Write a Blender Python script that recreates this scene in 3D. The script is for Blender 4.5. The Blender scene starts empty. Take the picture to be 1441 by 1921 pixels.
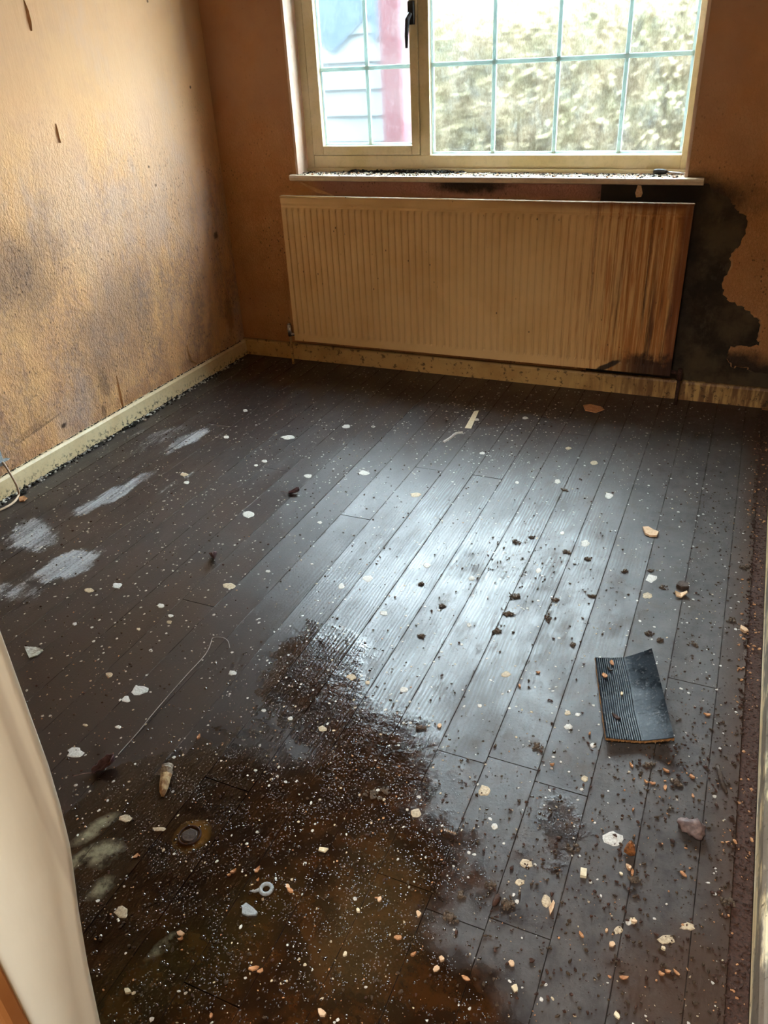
import bpy, math, random
import numpy as np
from mathutils import Vector
R = random.Random(7)
S = bpy.context.scene
COL = S.collection

# ------------------------------------------------------------------ camera
W_PX, H_PX, F_PX = 1441.0, 1921.0, 1481.3
CAM = np.array([2.451, -3.557, 1.400])
RT = np.array([0.91608029, 0.3983075, -0.04634703])
UP = np.array([-0.16345452, 0.47645434, 0.86387145])
FW = np.array([-0.36616872, 0.78379998, -0.50157559])
cd = bpy.data.cameras.new('camera'); co = bpy.data.objects.new('camera', cd); COL.objects.link(co)
from mathutils import Matrix
m = Matrix.Identity(4)
for i in range(3):
    m[i][0] = RT[i]; m[i][1] = UP[i]; m[i][2] = -FW[i]; m[i][3] = CAM[i]
co.matrix_world = m
cd.sensor_fit = 'VERTICAL'; cd.sensor_height = 36.0; cd.lens = 36.0 * F_PX / H_PX
cd.clip_start = 0.02
S.camera = co

# ------------------------------------------------------------------ sky, lights, exposure
S.view_settings.view_transform = 'Standard'; S.view_settings.look = 'None'
S.view_settings.gamma = 1.0; S.view_settings.use_curve_mapping = False
S.view_settings.exposure = 0.0
SKY = 58.0
wd = bpy.data.worlds.new('overcast_sky'); S.world = wd; wd.use_nodes = True
wt = wd.node_tree; bg = wt.nodes['Background']
tc = wt.nodes.new('ShaderNodeTexCoord'); sp = wt.nodes.new('ShaderNodeSeparateXYZ')
rp = wt.nodes.new('ShaderNodeValToRGB')
wt.links.new(tc.outputs['Generated'], sp.inputs[0]); wt.links.new(sp.outputs['Z'], rp.inputs[0])
rp.color_ramp.elements[0].position = 0.0; rp.color_ramp.elements[0].color = (0.44, 0.50, 0.55, 1)
rp.color_ramp.elements[1].position = 0.6; rp.color_ramp.elements[1].color = (0.74, 0.90, 1.0, 1)
wt.links.new(rp.outputs[0], bg.inputs[0]); bg.inputs[1].default_value = SKY
S.cycles.use_denoising = True
S.cycles.max_bounces = 8; S.cycles.diffuse_bounces = 4; S.cycles.glossy_bounces = 4
S.cycles.transparent_max_bounces = 10
S.cycles.use_adaptive_sampling = True; S.cycles.adaptive_threshold = 0.025
S.cycles.sample_clamp_indirect = 30.0
def area(name, loc, rot, sx, sy, power, color, portal=False):
    d = bpy.data.lights.new(name, 'AREA'); d.shape = 'RECTANGLE'; d.size = sx; d.size_y = sy
    d.energy = power; d.color = color
    if portal: d.cycles.is_portal = True
    o = bpy.data.objects.new(name, d); COL.objects.link(o); o.location = loc; o.rotation_euler = rot
    return o
# portal: only tells the renderer where the sky enters, gives no light of its own
area('window_portal', (1.307, 0.30, 1.52), (math.radians(-90), 0, 0), 1.78, 1.22, 1.0, (1, 1, 1), True)
# added fill light, unseen behind the doorway, brightens the lining and right skirting
area('hall_fill_light', (2.15, -3.95, 2.36), (0, 0, 0), 0.3, 0.3, 56.0, (1.0, 0.97, 0.92))

# ------------------------------------------------------------------ room dimensions
XR, YB, H = 2.68, -3.27, 2.40
SX0, SX1, SZ0, SZ1 = 0.423, 2.191, 0.922, 2.13     # window opening
BP, B0 = 0.1157, 1.752                              # board pitch, one known seam

def F(px, py, z=0.0):
    """the point of the level z that the photograph shows at this pixel"""
    d = FW + ((px - W_PX / 2) * RT - (py - H_PX / 2) * UP) / F_PX
    t = (z - CAM[2]) / d[2]
    p = CAM + d * t
    return (float(p[0]), float(p[1]), float(z))
def PL(px, py, ax, v):
    d = FW + ((px - W_PX / 2) * RT - (py - H_PX / 2) * UP) / F_PX
    p = CAM + d * ((v - CAM[ax]) / d[ax])
    return tuple(float(a) for a in p)

# ------------------------------------------------------------------ node helper
class NT:
    def __init__(s, name):
        s.m = bpy.data.materials.new(name); s.m.use_nodes = True
        s.t = s.m.node_tree; s.t.nodes.clear()
        s.out = s.t.nodes.new('ShaderNodeOutputMaterial')
        g = s.t.nodes.new('ShaderNodeNewGeometry'); s.pos = g.outputs['Position']; s.nrm = g.outputs['Normal']
        s._xyz = None
    def n(s, typ, **kw):
        q = s.t.nodes.new(typ)
        for k, v in kw.items(): setattr(q, k, v)
        return q
    def put(s, sock, v):
        if hasattr(v, 'is_output'): s.t.links.new(v, sock)
        elif isinstance(v, (tuple, list)) and len(v) == 3 and sock.type == 'RGBA': sock.default_value = (*v, 1)
        else: sock.default_value = v
    def xyz(s):
        if s._xyz is None:
            q = s.n('ShaderNodeSeparateXYZ'); s.put(q.inputs[0], s.pos); s._xyz = q.outputs
        return s._xyz
    def comb(s, x, y, z):
        q = s.n('ShaderNodeCombineXYZ'); s.put(q.inputs[0], x); s.put(q.inputs[1], y); s.put(q.inputs[2], z); return q.outputs[0]
    def map(s, scale=(1, 1, 1), loc=(0, 0, 0), rot=(0, 0, 0), vec=None):
        q = s.n('ShaderNodeMapping'); s.put(q.inputs[0], vec if vec is not None else s.pos)
        q.inputs['Scale'].default_value = scale; q.inputs['Location'].default_value = loc; q.inputs['Rotation'].default_value = rot
        return q.outputs[0]
    def noise(s, scale, detail=3, rough=0.55, vec=None, dist=0.0, col=False):
        q = s.n('ShaderNodeTexNoise'); s.put(q.inputs['Vector'], vec if vec is not None else s.pos)
        q.inputs['Scale'].default_value = scale; q.inputs['Detail'].default_value = detail
        q.inputs['Roughness'].default_value = rough; q.inputs['Distortion'].default_value = dist
        return q.outputs['Color' if col else 'Fac']
    def voro(s, scale, vec=None, feature='F1', rand=1.0):
        q = s.n('ShaderNodeTexVoronoi', feature=feature); s.put(q.inputs['Vector'], vec if vec is not None else s.pos)
        q.inputs['Scale'].default_value = scale; q.inputs['Randomness'].default_value = rand
        return q.outputs['Distance']
    def wave(s, scale, dist, vec, detail=2, dscale=1.0, dirn='X'):
        q = s.n('ShaderNodeTexWave', bands_direction=dirn); s.put(q.inputs['Vector'], vec)
        q.inputs['Scale'].default_value = scale; q.inputs['Distortion'].default_value = dist
        q.inputs['Detail'].default_value = detail; q.inputs['Detail Scale'].default_value = dscale
        return q.outputs['Fac']
    def math(s, op, a, b=0.0, clamp=False):
        q = s.n('ShaderNodeMath', operation=op, use_clamp=clamp); s.put(q.inputs[0], a); s.put(q.inputs[1], b); return q.outputs[0]
    def ss(s, v, a, b, lo=0.0, hi=1.0):
        q = s.n('ShaderNodeMapRange', interpolation_type='SMOOTHSTEP'); s.put(q.inputs['Value'], v)
        q.inputs['From Min'].default_value = a; q.inputs['From Max'].default_value = b
        q.inputs['To Min'].default_value = lo; q.inputs['To Max'].default_value = hi
        return q.outputs['Result']
    def mix(s, f, a, b, mode='MIX'):
        q = s.n('ShaderNodeMix', data_type='RGBA', blend_type=mode)
        s.put(q.inputs[0], f); s.put(q.inputs[6], a); s.put(q.inputs[7], b); return q.outputs[2]
    def mixf(s, f, a, b):
        q = s.n('ShaderNodeMix', data_type='FLOAT'); s.put(q.inputs[0], f); s.put(q.inputs[2], a); s.put(q.inputs[3], b); return q.outputs[0]
    def mul(s, *a):
        r = a[0]
        for b in a[1:]: r = s.math('MULTIPLY', r, b)
        return r
    def mx(s, *a):
        r = a[0]
        for b in a[1:]: r = s.math('MAXIMUM', r, b)
        return r
    def blob(s, ax, c, r, ang=0.0, soft=0.5, wob=0.25, wscale=9.0):
        """1 inside an ellipse in the plane of two axes, its edge frayed by noise"""
        X = s.xyz(); u = s.math('SUBTRACT', X[ax[0]], c[0]); v = s.math('SUBTRACT', X[ax[1]], c[1])
        ca, sa = math.cos(ang), math.sin(ang)
        u2 = s.math('ADD', s.math('MULTIPLY', u, ca / r[0]), s.math('MULTIPLY', v, sa / r[0]))
        v2 = s.math('ADD', s.math('MULTIPLY', u, -sa / r[1]), s.math('MULTIPLY', v, ca / r[1]))
        d = s.math('SQRT', s.math('ADD', s.math('MULTIPLY', u2, u2), s.math('MULTIPLY', v2, v2)))
        if wob:
            if (wscale) not in s.__dict__.setdefault('_wn', {}): s._wn[wscale] = s.noise(wscale, 4, 0.65)
            d = s.math('ADD', d, s.math('MULTIPLY', s.math('SUBTRACT', s._wn[wscale], 0.5), wob * 4))
        return s.ss(d, 1.0 + soft * 0.5, 1.0 - soft * 0.5)
    def bump(s, h, strength, dist, normal=None):
        q = s.n('ShaderNodeBump'); s.put(q.inputs['Height'], h); q.inputs['Strength'].default_value = strength
        q.inputs['Distance'].default_value = dist
        if normal is not None: s.put(q.inputs['Normal'], normal)
        return q.outputs[0]
    def bsdf(s, color, rough=0.6, normal=None, metallic=0.0, spec=0.5, coat=0.0, coat_r=0.1, trans=0.0):
        q = s.n('ShaderNodeBsdfPrincipled'); s.put(q.inputs['Base Color'], color); s.put(q.inputs['Roughness'], rough)
        s.put(q.inputs['Metallic'], metallic); s.put(q.inputs['Specular IOR Level'], spec)
        s.put(q.inputs['Coat Weight'], coat); s.put(q.inputs['Coat Roughness'], coat_r); s.put(q.inputs['Transmission Weight'], trans)
        if normal is not None: s.put(q.inputs['Normal'], normal)
        s.t.links.new(q.outputs[0], s.out.inputs[0]); return q
    def rand(s):
        return s.n('ShaderNodeObjectInfo').outputs['Random']

def simple(name, c1, c2, scale=40, rough=0.7, bump=0.3, bd=0.002, spec=0.3, detail=4):
    t = NT(name); n = t.noise(scale, detail, 0.6)
    c = t.mix(t.ss(n, 0.35, 0.65), c1, c2)
    t.bsdf(c, rough, t.bump(n, bump, bd) if bump else None, spec=spec); return t.m

# ------------------------------------------------------------------ mesh helpers
def mesh(name, v, f, mat, parent=None, smooth=False, loc=None):
    me = bpy.data.meshes.new(name); me.from_pydata([tuple(map(float, a)) for a in v], [], f); me.update()
    if smooth: me.polygons.foreach_set('use_smooth', [True] * len(me.polygons))
    if mat is not None:
        for mm in (mat if isinstance(mat, (list, tuple)) else [mat]): me.materials.append(mm)
    o = bpy.data.objects.new(name, me); COL.objects.link(o)
    if loc: o.location = loc
    if parent is not None: o.parent = parent
    return o
def box(x0, x1, y0, y1, z0, z1):
    v = [(x0,y0,z0),(x1,y0,z0),(x1,y1,z0),(x0,y1,z0),(x0,y0,z1),(x1,y0,z1),(x1,y1,z1),(x0,y1,z1)]
    return v, [(0,3,2,1),(4,5,6,7),(0,1,5,4),(1,2,6,5),(2,3,7,6),(3,0,4,7)]
def join(parts):
    V, Fc = [], []
    for v, f in parts:
        b = len(V); V += list(v); Fc += [tuple(i + b for i in q) for q in f]
    return V, Fc
def extrude(profile, a, b, axis):
    """closed profile (pairs) run along an axis from a to b; profile axes follow in cyclic order"""
    n = len(profile); V = []
    for t in (a, b):
        for u, w in profile:
            V.append({'x': (t, u, w), 'y': (u, t, w), 'z': (u, w, t)}[axis])
    Fc = [(i, (i + 1) % n, n + (i + 1) % n, n + i) for i in range(n)]
    Fc += [tuple(range(n - 1, -1, -1)), tuple(range(n, 2 * n))]
    return V, Fc
def tube(path, r, n=8, caps=True):
    P = [np.array(p, float) for p in path]; V, Fc = [], []
    rr = r if isinstance(r, (list, tuple)) else [r] * len(P)
    prev = None
    for i, p in enumerate(P):
        t = P[min(i + 1, len(P) - 1)] - P[max(i - 1, 0)]; t = t / (np.linalg.norm(t) + 1e-9)
        if prev is None:
            a = np.array([0, 0, 1.0]) if abs(t[2]) < 0.9 else np.array([1.0, 0, 0])
            u = np.cross(t, a)
        else: u = prev - t * (prev @ t)
        u = u / np.linalg.norm(u); w = np.cross(t, u); prev = u
        for k in range(n):
            q = 2 * math.pi * k / n; V.append(tuple(p + rr[i] * (math.cos(q) * u + math.sin(q) * w)))
    for i in range(len(P) - 1):
        for k in range(n):
            Fc.append((i*n+k, i*n+(k+1) % n, (i+1)*n+(k+1) % n, (i+1)*n+k))
    if caps: Fc += [tuple(range(n - 1, -1, -1)), tuple(range((len(P)-1)*n, len(P)*n))]
    return V, Fc
def smoothpath(pts, n=8):
    P = [np.array(p, float) for p in pts]; P = [2*P[0]-P[1]] + P + [2*P[-1]-P[-2]]; out = []
    for i in range(1, len(P) - 2):
        for k in range(n):
            t = k / n; a, b, c, d = P[i-1:i+3]
            out.append(tuple(0.5*((2*b)+(-a+c)*t+(2*a-5*b+4*c-d)*t*t+(-a+3*b-3*c+d)*t**3)))
    out.append(tuple(P[-2])); return out
def bevel(o, w, seg=2):
    b = o.modifiers.new('bevel', 'BEVEL'); b.width = w; b.segments = seg; b.limit_method = 'ANGLE'; return o
def empty(name, loc=(0, 0, 0), rz=0.0):
    o = bpy.data.objects.new(name, None); COL.objects.link(o); o.location = loc; o.rotation_euler = (0, 0, rz)
    o.empty_display_size = 0.02; return o
def tag(o, label=None, cat=None, group=None, kind=None):
    if label: o['label'] = label
    if cat: o['category'] = cat
    if group: o['group'] = group
    if kind: o['kind'] = kind
    return o
ICO = None
def ico():
    global ICO
    if ICO is None:
        p = (1 + 5 ** 0.5) / 2
        v = [(-1,p,0),(1,p,0),(-1,-p,0),(1,-p,0),(0,-1,p),(0,1,p),(0,-1,-p),(0,1,-p),(p,0,-1),(p,0,1),(-p,0,-1),(-p,0,1)]
        v = [tuple(np.array(a) / np.linalg.norm(a)) for a in v]
        f = [(0,11,5),(0,5,1),(0,1,7),(0,7,10),(0,10,11),(1,5,9),(5,11,4),(11,10,2),(10,7,6),(7,1,8),(3,9,4),(3,4,2),(3,2,6),(3,6,8),(3,8,9),(4,9,5),(2,4,11),(6,2,10),(8,6,7),(9,8,1)]
        ICO = (v, f)
    return ICO
def crumb(x, y, z, sx, sy, sz, a, rnd, jit=0.35):
    v, f = ico(); ca, sa = math.cos(a), math.sin(a); V = []
    for p in v:
        j = 1 + rnd.uniform(-jit, jit); px, py, pz = p[0]*sx*j, p[1]*sy*j, p[2]*sz*j
        V.append((x + ca*px - sa*py, y + sa*px + ca*py, max(z, z + sz*0.8 + pz)))
    return V, f
def lump(n_sub, sx, sy, sz, rnd, jit=0.2):
    """subdivided irregular lump resting on z=0"""
    v, f = ico(); v = [np.array(a) for a in v]
    for _ in range(n_sub):
        cache, nf = {}, []
        def mid(a, b):
            k = (min(a, b), max(a, b))
            if k not in cache:
                q = v[a] + v[b]; v.append(q / np.linalg.norm(q)); cache[k] = len(v) - 1
            return cache[k]
        for a, b, c in f:
            ab, bc, ca = mid(a, b), mid(b, c), mid(c, a); nf += [(a, ab, ca), (ab, b, bc), (ca, bc, c), (ab, bc, ca)]
        f = nf
    ph = [rnd.uniform(0, 6.28) for _ in range(9)]
    V = []
    for p in v:
        j = 1 + jit*(math.sin(3*p[0]+ph[0])*math.sin(2.7*p[1]+ph[1]) + 0.6*math.sin(6*p[0]+ph[2])*math.sin(7*p[2]+ph[3]) + 0.4*math.sin(11*p[1]+ph[4])*math.sin(9*p[0]+ph[5]))
        V.append((p[0]*sx*j, p[1]*sy*j, max(0.0, sz*0.75 + p[2]*sz*j)))
    return V, f
def outline(rnd, rx, ry, n=9, jit=0.3):
    return [(rx*math.cos(2*math.pi*i/n)*(1+rnd.uniform(-jit, jit)), ry*math.sin(2*math.pi*i/n)*(1+rnd.uniform(-jit, jit))) for i in range(n)]
def splat(pts, h):
    """thin dome of dried paint: rim at z=0, top at h"""
    n = len(pts); V = [(x, y, 0) for x, y in pts] + [(x*0.8, y*0.8, h) for x, y in pts] + [(0, 0, h*1.25)]
    Fc = [(i, (i+1) % n, n+(i+1) % n, n+i) for i in range(n)] + [(n+i, n+(i+1) % n, 2*n) for i in range(n)]
    return V, Fc
def flake(pts, th, curl=0.0, tilt=0.0, z0=0.0):
    """flat chip with a thickness, curled up along its length"""
    n = len(pts); L = max(abs(p[0]) for p in pts) + 1e-6
    def zz(x, y): return z0 + curl*(x/L)**2 + tilt*(x/L+1)*0.5
    V = [(x, y, zz(x, y)) for x, y in pts] + [(x*0.97, y*0.97, zz(x, y)+th) for x, y in pts] + [(0, 0, zz(0, 0)+th), (0, 0, zz(0, 0))]
    Fc = [(i, (i+1) % n, n+(i+1) % n, n+i) for i in range(n)] + [(n+i, n+(i+1) % n, 2*n) for i in range(n)] + [((i+1) % n, i, 2*n+1) for i in range(n)]
    return V, Fc
def moved(vf, loc, a=0.0):
    ca, sa = math.cos(a), math.sin(a)
    return [(loc[0]+ca*x-sa*y, loc[1]+sa*x+ca*y, loc[2]+z) for x, y, z in vf[0]], vf[1]

# ------------------------------------------------------------------ materials: walls
def wallpaper(name, ax, stains):
    t = NT(name); X = t.xyz()
    big = t.noise(1.6, 4, 0.6); mid = t.noise(7, 5, 0.65); fine = t.noise(38, 4, 0.7)
    streak = t.noise(5, 4, 0.6, t.map((4, 4, 0.7)))
    base = t.mix(t.ss(big, 0.35, 0.65), (0.71, 0.385, 0.175), (0.74, 0.425, 0.19))
    base = t.mix(t.mul(t.ss(mid, 0.45, 0.7), 0.5), base, (0.58, 0.33, 0.18))
    base = stains(t, base, dict(big=big, mid=mid, fine=fine, streak=streak))
    # raised fleck of the paper, strongest low down
    fl = t.noise(105, 4, 0.65, t.map((1, 1, 0.6), rot=(0.5, 0.5, 0)))
    dots = t.voro(60, t.map((1, 1, 0.7)))
    low = t.ss(t.math('ADD', X[2], t.math('MULTIPLY', mid, 0.5)), 1.75, 0.9)
    hgt = t.math('ADD', t.mul(t.ss(fl, 0.38, 0.62), low), t.math('MULTIPLY', mid, 0.5))
    pit = t.mul(t.ss(dots, 0.26, 0.13), t.ss(t.noise(6, 3, .6, t.map(loc=(4, 2, 1))), 0.46, 0.60), low)
    base = t.mix(t.mul(pit, 0.75), base, (0.09, 0.05, 0.03))
    nr = t.bump(hgt, 0.85, 0.0036); nr = t.bump(streak, 0.35, 0.008, nr)
    t.bsdf(base, 0.75, nr, spec=0.25); return t.m
def stain_left(t, base, n):
    X = t.xyz()
    grime = t.noise(3.0, 6, 0.75, t.map((1, 1.2, 0.55), loc=(3, 1, 0)))
    low = t.ss(X[2], 1.35, 0.75)
    g = t.mul(t.ss(grime, 0.42, 0.62), low, t.ss(n['fine'], 0.35, 0.6, 0.25, 1.0))
    base = t.mix(t.mul(g, 0.62), base, (0.24, 0.16, 0.135))
    base = t.mix(t.mul(t.ss(t.noise(2.2, 5, .7, t.map((1, 1, .6), loc=(9, 4, 2))), .48, .66), .4), base, (0.50, 0.40, 0.36))
    base = t.mix(t.mul(t.blob((1, 2), PL(300, 260, 0, 0)[1:], (0.22, 0.4), 0.2, 1.3, 0.3, 5.0), 0.28), base, (0.62, 0.52, 0.45))
    base = t.mix(t.mul(t.blob((1, 2), PL(150, 400, 0, 0)[1:], (0.16, 0.3), 0.2, 1.4, 0.3, 5.0), 0.25), base, (0.50, 0.43, 0.42))
    base = t.mix(t.mul(t.blob((1, 2), PL(215, 600, 0, 0)[1:], (0.30, 0.16), 0.5, 1.4, 0.5, 5.0), 0.45), base, (0.19, 0.13, 0.11))
    base = t.mix(t.mul(t.blob((1, 2), PL(30, 510, 0, 0)[1:], (0.22, 0.14), 0.5, 1.4, 0.5, 5.0), 0.55), base, (0.14, 0.095, 0.08))
    for (px, py, ry, rz, a, k) in ((405, 442, .018, .016, 0, .8), (75, 803, .12, .005, .12, .45), (120, 798, .014, .009, .2, .9), (60, 806, .10, .012, .15, .3), (195, 772, .012, .03, 0, .6), (195, 720, .03, .06, 0, .35), (430, 590, .03, .10, 0, .45)):
        c = PL(px, py, 0, 0)[1:]
        base = t.mix(t.mul(t.blob((1, 2), c, (ry, rz), a, 0.9, 0.45, 30.0), k), base, (0.035, 0.02, 0.012))
    base = t.mix(t.mul(t.ss(X[2], 0.17, 0.09), t.ss(n['mid'], 0.4, 0.6), 0.5), base, (0.33, 0.15, 0.07))
    base = t.mix(t.ss(X[2], .95, 1.5, 0, .5), base, (0.52, 0.335, 0.18))
    sp = t.mul(t.ss(t.voro(7, t.map(loc=(2, 5, 3))), 0.06, 0.03), 0.9)
    return t.mix(sp, base, (0.10, 0.05, 0.025))
def stain_shade_window(t, base, n):
    X = t.xyz()
    base = t.mix(t.ss(n['mid'], .3, .7, .55, .85), base, (0.48, 0.205, 0.062))  # paper browned all over, painting in the shade of this unlit wall
    base = t.mix(t.mul(t.ss(X[2], 0.75, 1.35), t.ss(n['big'], 0.3, 0.6), 0.55), base, (0.44, 0.29, 0.21))
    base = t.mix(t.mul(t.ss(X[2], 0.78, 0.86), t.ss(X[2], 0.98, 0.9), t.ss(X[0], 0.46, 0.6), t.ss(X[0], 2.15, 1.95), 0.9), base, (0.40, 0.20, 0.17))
    m1 = t.mul(t.blob((0, 2), (2.1, 0.85), (0.34, 0.09), 0, 1.0, 0.25, 9.0), t.ss(X[0], 1.75, 2.0))
    m2 = t.blob((0, 2), (1.30, 0.885), (0.16, 0.035), 0, 1.0, 0.45, 20.0)
    m3 = t.blob((0, 2), (2.35, 0.14), (0.5, 0.10), 0, 0.8, 0.3, 9.0)
    base = t.mix(t.mul(t.mx(m1, m2, m3), 0.93), base, (0.020, 0.017, 0.014))
    sp = t.mul(t.ss(n['fine'], 0.62, 0.72), t.ss(n['mid'], 0.45, 0.6), 0.5)
    return t.mix(sp, base, (0.14, 0.07, 0.035))
def stain_plain(t, base, n):
    return t.mix(t.ss(n['mid'], 0.35, 0.6, .35, .9), base, (0.26, 0.15, 0.085))
M = {}
M['wall_left'] = wallpaper('tan_wallpaper_mouldy', (1, 2), stain_left)
M['wall_window'] = wallpaper('tan_wallpaper_damp_shaded', (0, 2), stain_shade_window)
M['wall'] = wallpaper('tan_wallpaper', (1, 2), stain_plain)
def mk_reveal():
    t = NT('pale_plaster'); n = t.noise(60, 5, 0.7, t.map((1, 1, 0.5))); b = t.noise(9, 4)
    c = t.mix(t.ss(b, .4, .65), (0.72, 0.55, 0.44), (0.66, 0.45, 0.33))
    c = t.mix(t.mul(t.ss(n, .6, .7), .5), c, (0.3, 0.2, 0.12))
    t.bsdf(c, 0.8, t.bump(n, 0.8, 0.004), spec=.2); return t.m
M['reveal'] = mk_reveal()
M['hall'] = simple('pale_hall_paint', (0.66, 0.62, 0.54), (0.60, 0.55, 0.47), 3, .8, .1)
M['ceiling'] = simple('stained_ceiling_paint', (0.34, 0.26, 0.18), (0.20, 0.14, 0.09), 3, 0.9, 0.1)
def mk_plaster():
    t = NT('bare_damp_plaster'); a = t.noise(5, 5, .65); b = t.noise(16, 5, .7, t.map((1, 1, .5)))
    c = t.mix(t.ss(a, .4, .62), (0.028, 0.020, 0.012), (0.085, 0.060, 0.032))
    c = t.mix(t.mul(t.ss(b, .55, .7), .5), c, (0.12, 0.09, 0.055))
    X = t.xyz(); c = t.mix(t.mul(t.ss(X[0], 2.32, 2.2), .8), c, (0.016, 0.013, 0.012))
    t.bsdf(c, 0.8, t.bump(b, .5, .003), spec=.2); return t.m
M['plaster'] = mk_plaster()
M['plaster_paper'] = simple('curling_wallpaper_edge', (0.62, 0.36, 0.17), (0.5, 0.27, 0.12), 30, 0.8, 0.4)
def mk_gloss(name, c1, c2, dirt, zlow, rough=0.4, k=1.0):
    t = NT(name); X = t.xyz(); a = t.noise(6, 4); b = t.noise(55, 5, .7)
    c = t.mix(t.ss(a, .4, .65), c1, c2)
    lowm = t.ss(t.math('ADD', X[2], t.math('MULTIPLY', t.math('SUBTRACT', a, .5), .06)), zlow, zlow*0.25)
    c = t.mix(t.mul(t.ss(b, .50, .62), t.mx(lowm, .12), k), c, dirt)
    t.bsdf(c, rough, t.bump(b, .3, .0015), spec=.4); return t, c
M['skirt'] = mk_gloss('cream_gloss_mouldy', (0.70, 0.575, 0.345), (0.62, 0.47, 0.26), (0.03, 0.025, 0.015), 0.05)[0].m
def mk_skirt_window():
    t = NT('cream_gloss_damp_shaded'); X = t.xyz(); a = t.noise(6, 5); b = t.noise(40, 5, .7); s = t.noise(14, 4, .6, t.map((3, 3, .4)))
    c = t.mix(t.ss(a, .4, .65), (0.56, 0.36, 0.13), (0.44, 0.26, 0.085))  # cream deepened to amber: shade under the window put into the paint
    right = t.ss(X[0], 1.6, 2.25)
    c = t.mix(t.mul(right, t.ss(s, .38, .6), .85), c, (0.14, 0.06, 0.025))
    c = t.mix(t.mul(t.ss(b, .56, .64), .8), c, (0.05, 0.03, 0.015))
    c = t.mix(t.mul(t.ss(X[2], .075, .089), .5), c, (0.09, 0.05, 0.02))
    t.bsdf(c, .5, t.bump(b, .3, .002), spec=.35); return t.m
M['skirt_window'] = mk_skirt_window()
def mk_skirt_right():
    t = NT('cream_gloss_peeling'); X = t.xyz(); a = t.noise(5, 5, .65, t.map((1, .5, 2))); b = t.noise(45, 5, .7); g = t.noise(8, 4, .6, t.map((9, .5, 9)))
    c = t.mix(t.ss(a, .4, .6), (0.72, 0.55, 0.30), (0.80, 0.68, 0.46))
    c = t.mix(t.mul(t.ss(g, .45, .6), .5), c, (0.35, 0.22, 0.09))
    hi = t.ss(t.math('ADD', X[2], t.math('MULTIPLY', t.math('SUBTRACT', a, .5), .12)), .022, .040)
    c = t.mix(t.mul(hi, t.ss(t.noise(5, 5, .65, t.map((3, 1, 3), loc=(7, 3, 1))), .40, .50), .9), c, (0.13, 0.10, 0.08))
    c = t.mix(t.mul(t.ss(b, .58, .66), .8), c, (0.07, 0.035, 0.02))
    t.bsdf(c, .5, t.bump(b, .4, .002), spec=.35); return t.m
M['skirt_right'] = mk_skirt_right()
M['frame'] = mk_gloss('aged_window_paint', (0.68, 0.57, 0.36), (0.60, 0.50, 0.27), (0.06, 0.05, 0.03), 1.02, .4, .7)[0].m
def mk_plastic(name, c, k):
    t = NT(name); b = t.bsdf(t.mix(t.noise(30), c, tuple(a*.88 for a in c)), .4)
    tl = t.n('ShaderNodeBsdfTranslucent'); t.put(tl.inputs[0], c); mx_ = t.n('ShaderNodeMixShader'); t.put(mx_.inputs[0], k)
    t.t.links.new(b.outputs[0], mx_.inputs[1]); t.t.links.new(tl.outputs[0], mx_.inputs[2]); t.t.links.new(mx_.outputs[0], t.out.inputs[0]); return t.m
M['bar'] = mk_plastic('pale_green_glazing_bar', (0.60, 0.72, 0.70), .26)
M['bead'] = mk_plastic('white_glazing_bead', (0.66, 0.76, 0.78), .35)
M['sill'] = mk_gloss('sill_paint', (0.66, 0.55, 0.40), (0.55, 0.42, 0.30), (0.05, 0.04, 0.03), 0.95, .35, .9)[0].m
M['black'] = simple('black_plastic', (0.012, 0.012, 0.014), (0.03, 0.03, 0.03), 60, .45, .1)
M['steel'] = None
t = NT('steel'); t.bsdf(t.mix(t.noise(40), (.5, .5, .5), (.75, .75, .75)), .25, metallic=1.0); M['steel'] = t.m
def mk_lining():
    t = NT('cream_door_lining_paint'); X = t.xyz(); a = t.noise(6, 3, .5, t.map((1, 1, .35))); b = t.noise(30, 3, .6, t.map((1, 1, .3)))
    c = t.mix(t.ss(a, .4, .6), (0.75, 0.77, 0.67), (0.71, 0.72, 0.61))
    band = t.ss(t.math('ABSOLUTE', t.math('ADD', X[1], t.math('ADD', 3.214, t.math('MULTIPLY', t.math('SUBTRACT', a, .5), .02)))), .009, .003)
    c = t.mix(t.mul(band, .35), c, (0.33, 0.30, 0.24))
    t.bsdf(c, .42, t.bump(t.math('ADD', a, t.math('MULTIPLY', b, .3)), .35, .006), spec=.4); return t.m
M['lining'] = mk_lining()
M['orange_wood'] = simple('orange_varnished_wood', (0.40, 0.18, 0.055), (0.34, 0.14, 0.04), 8, .35, .1)

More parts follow.
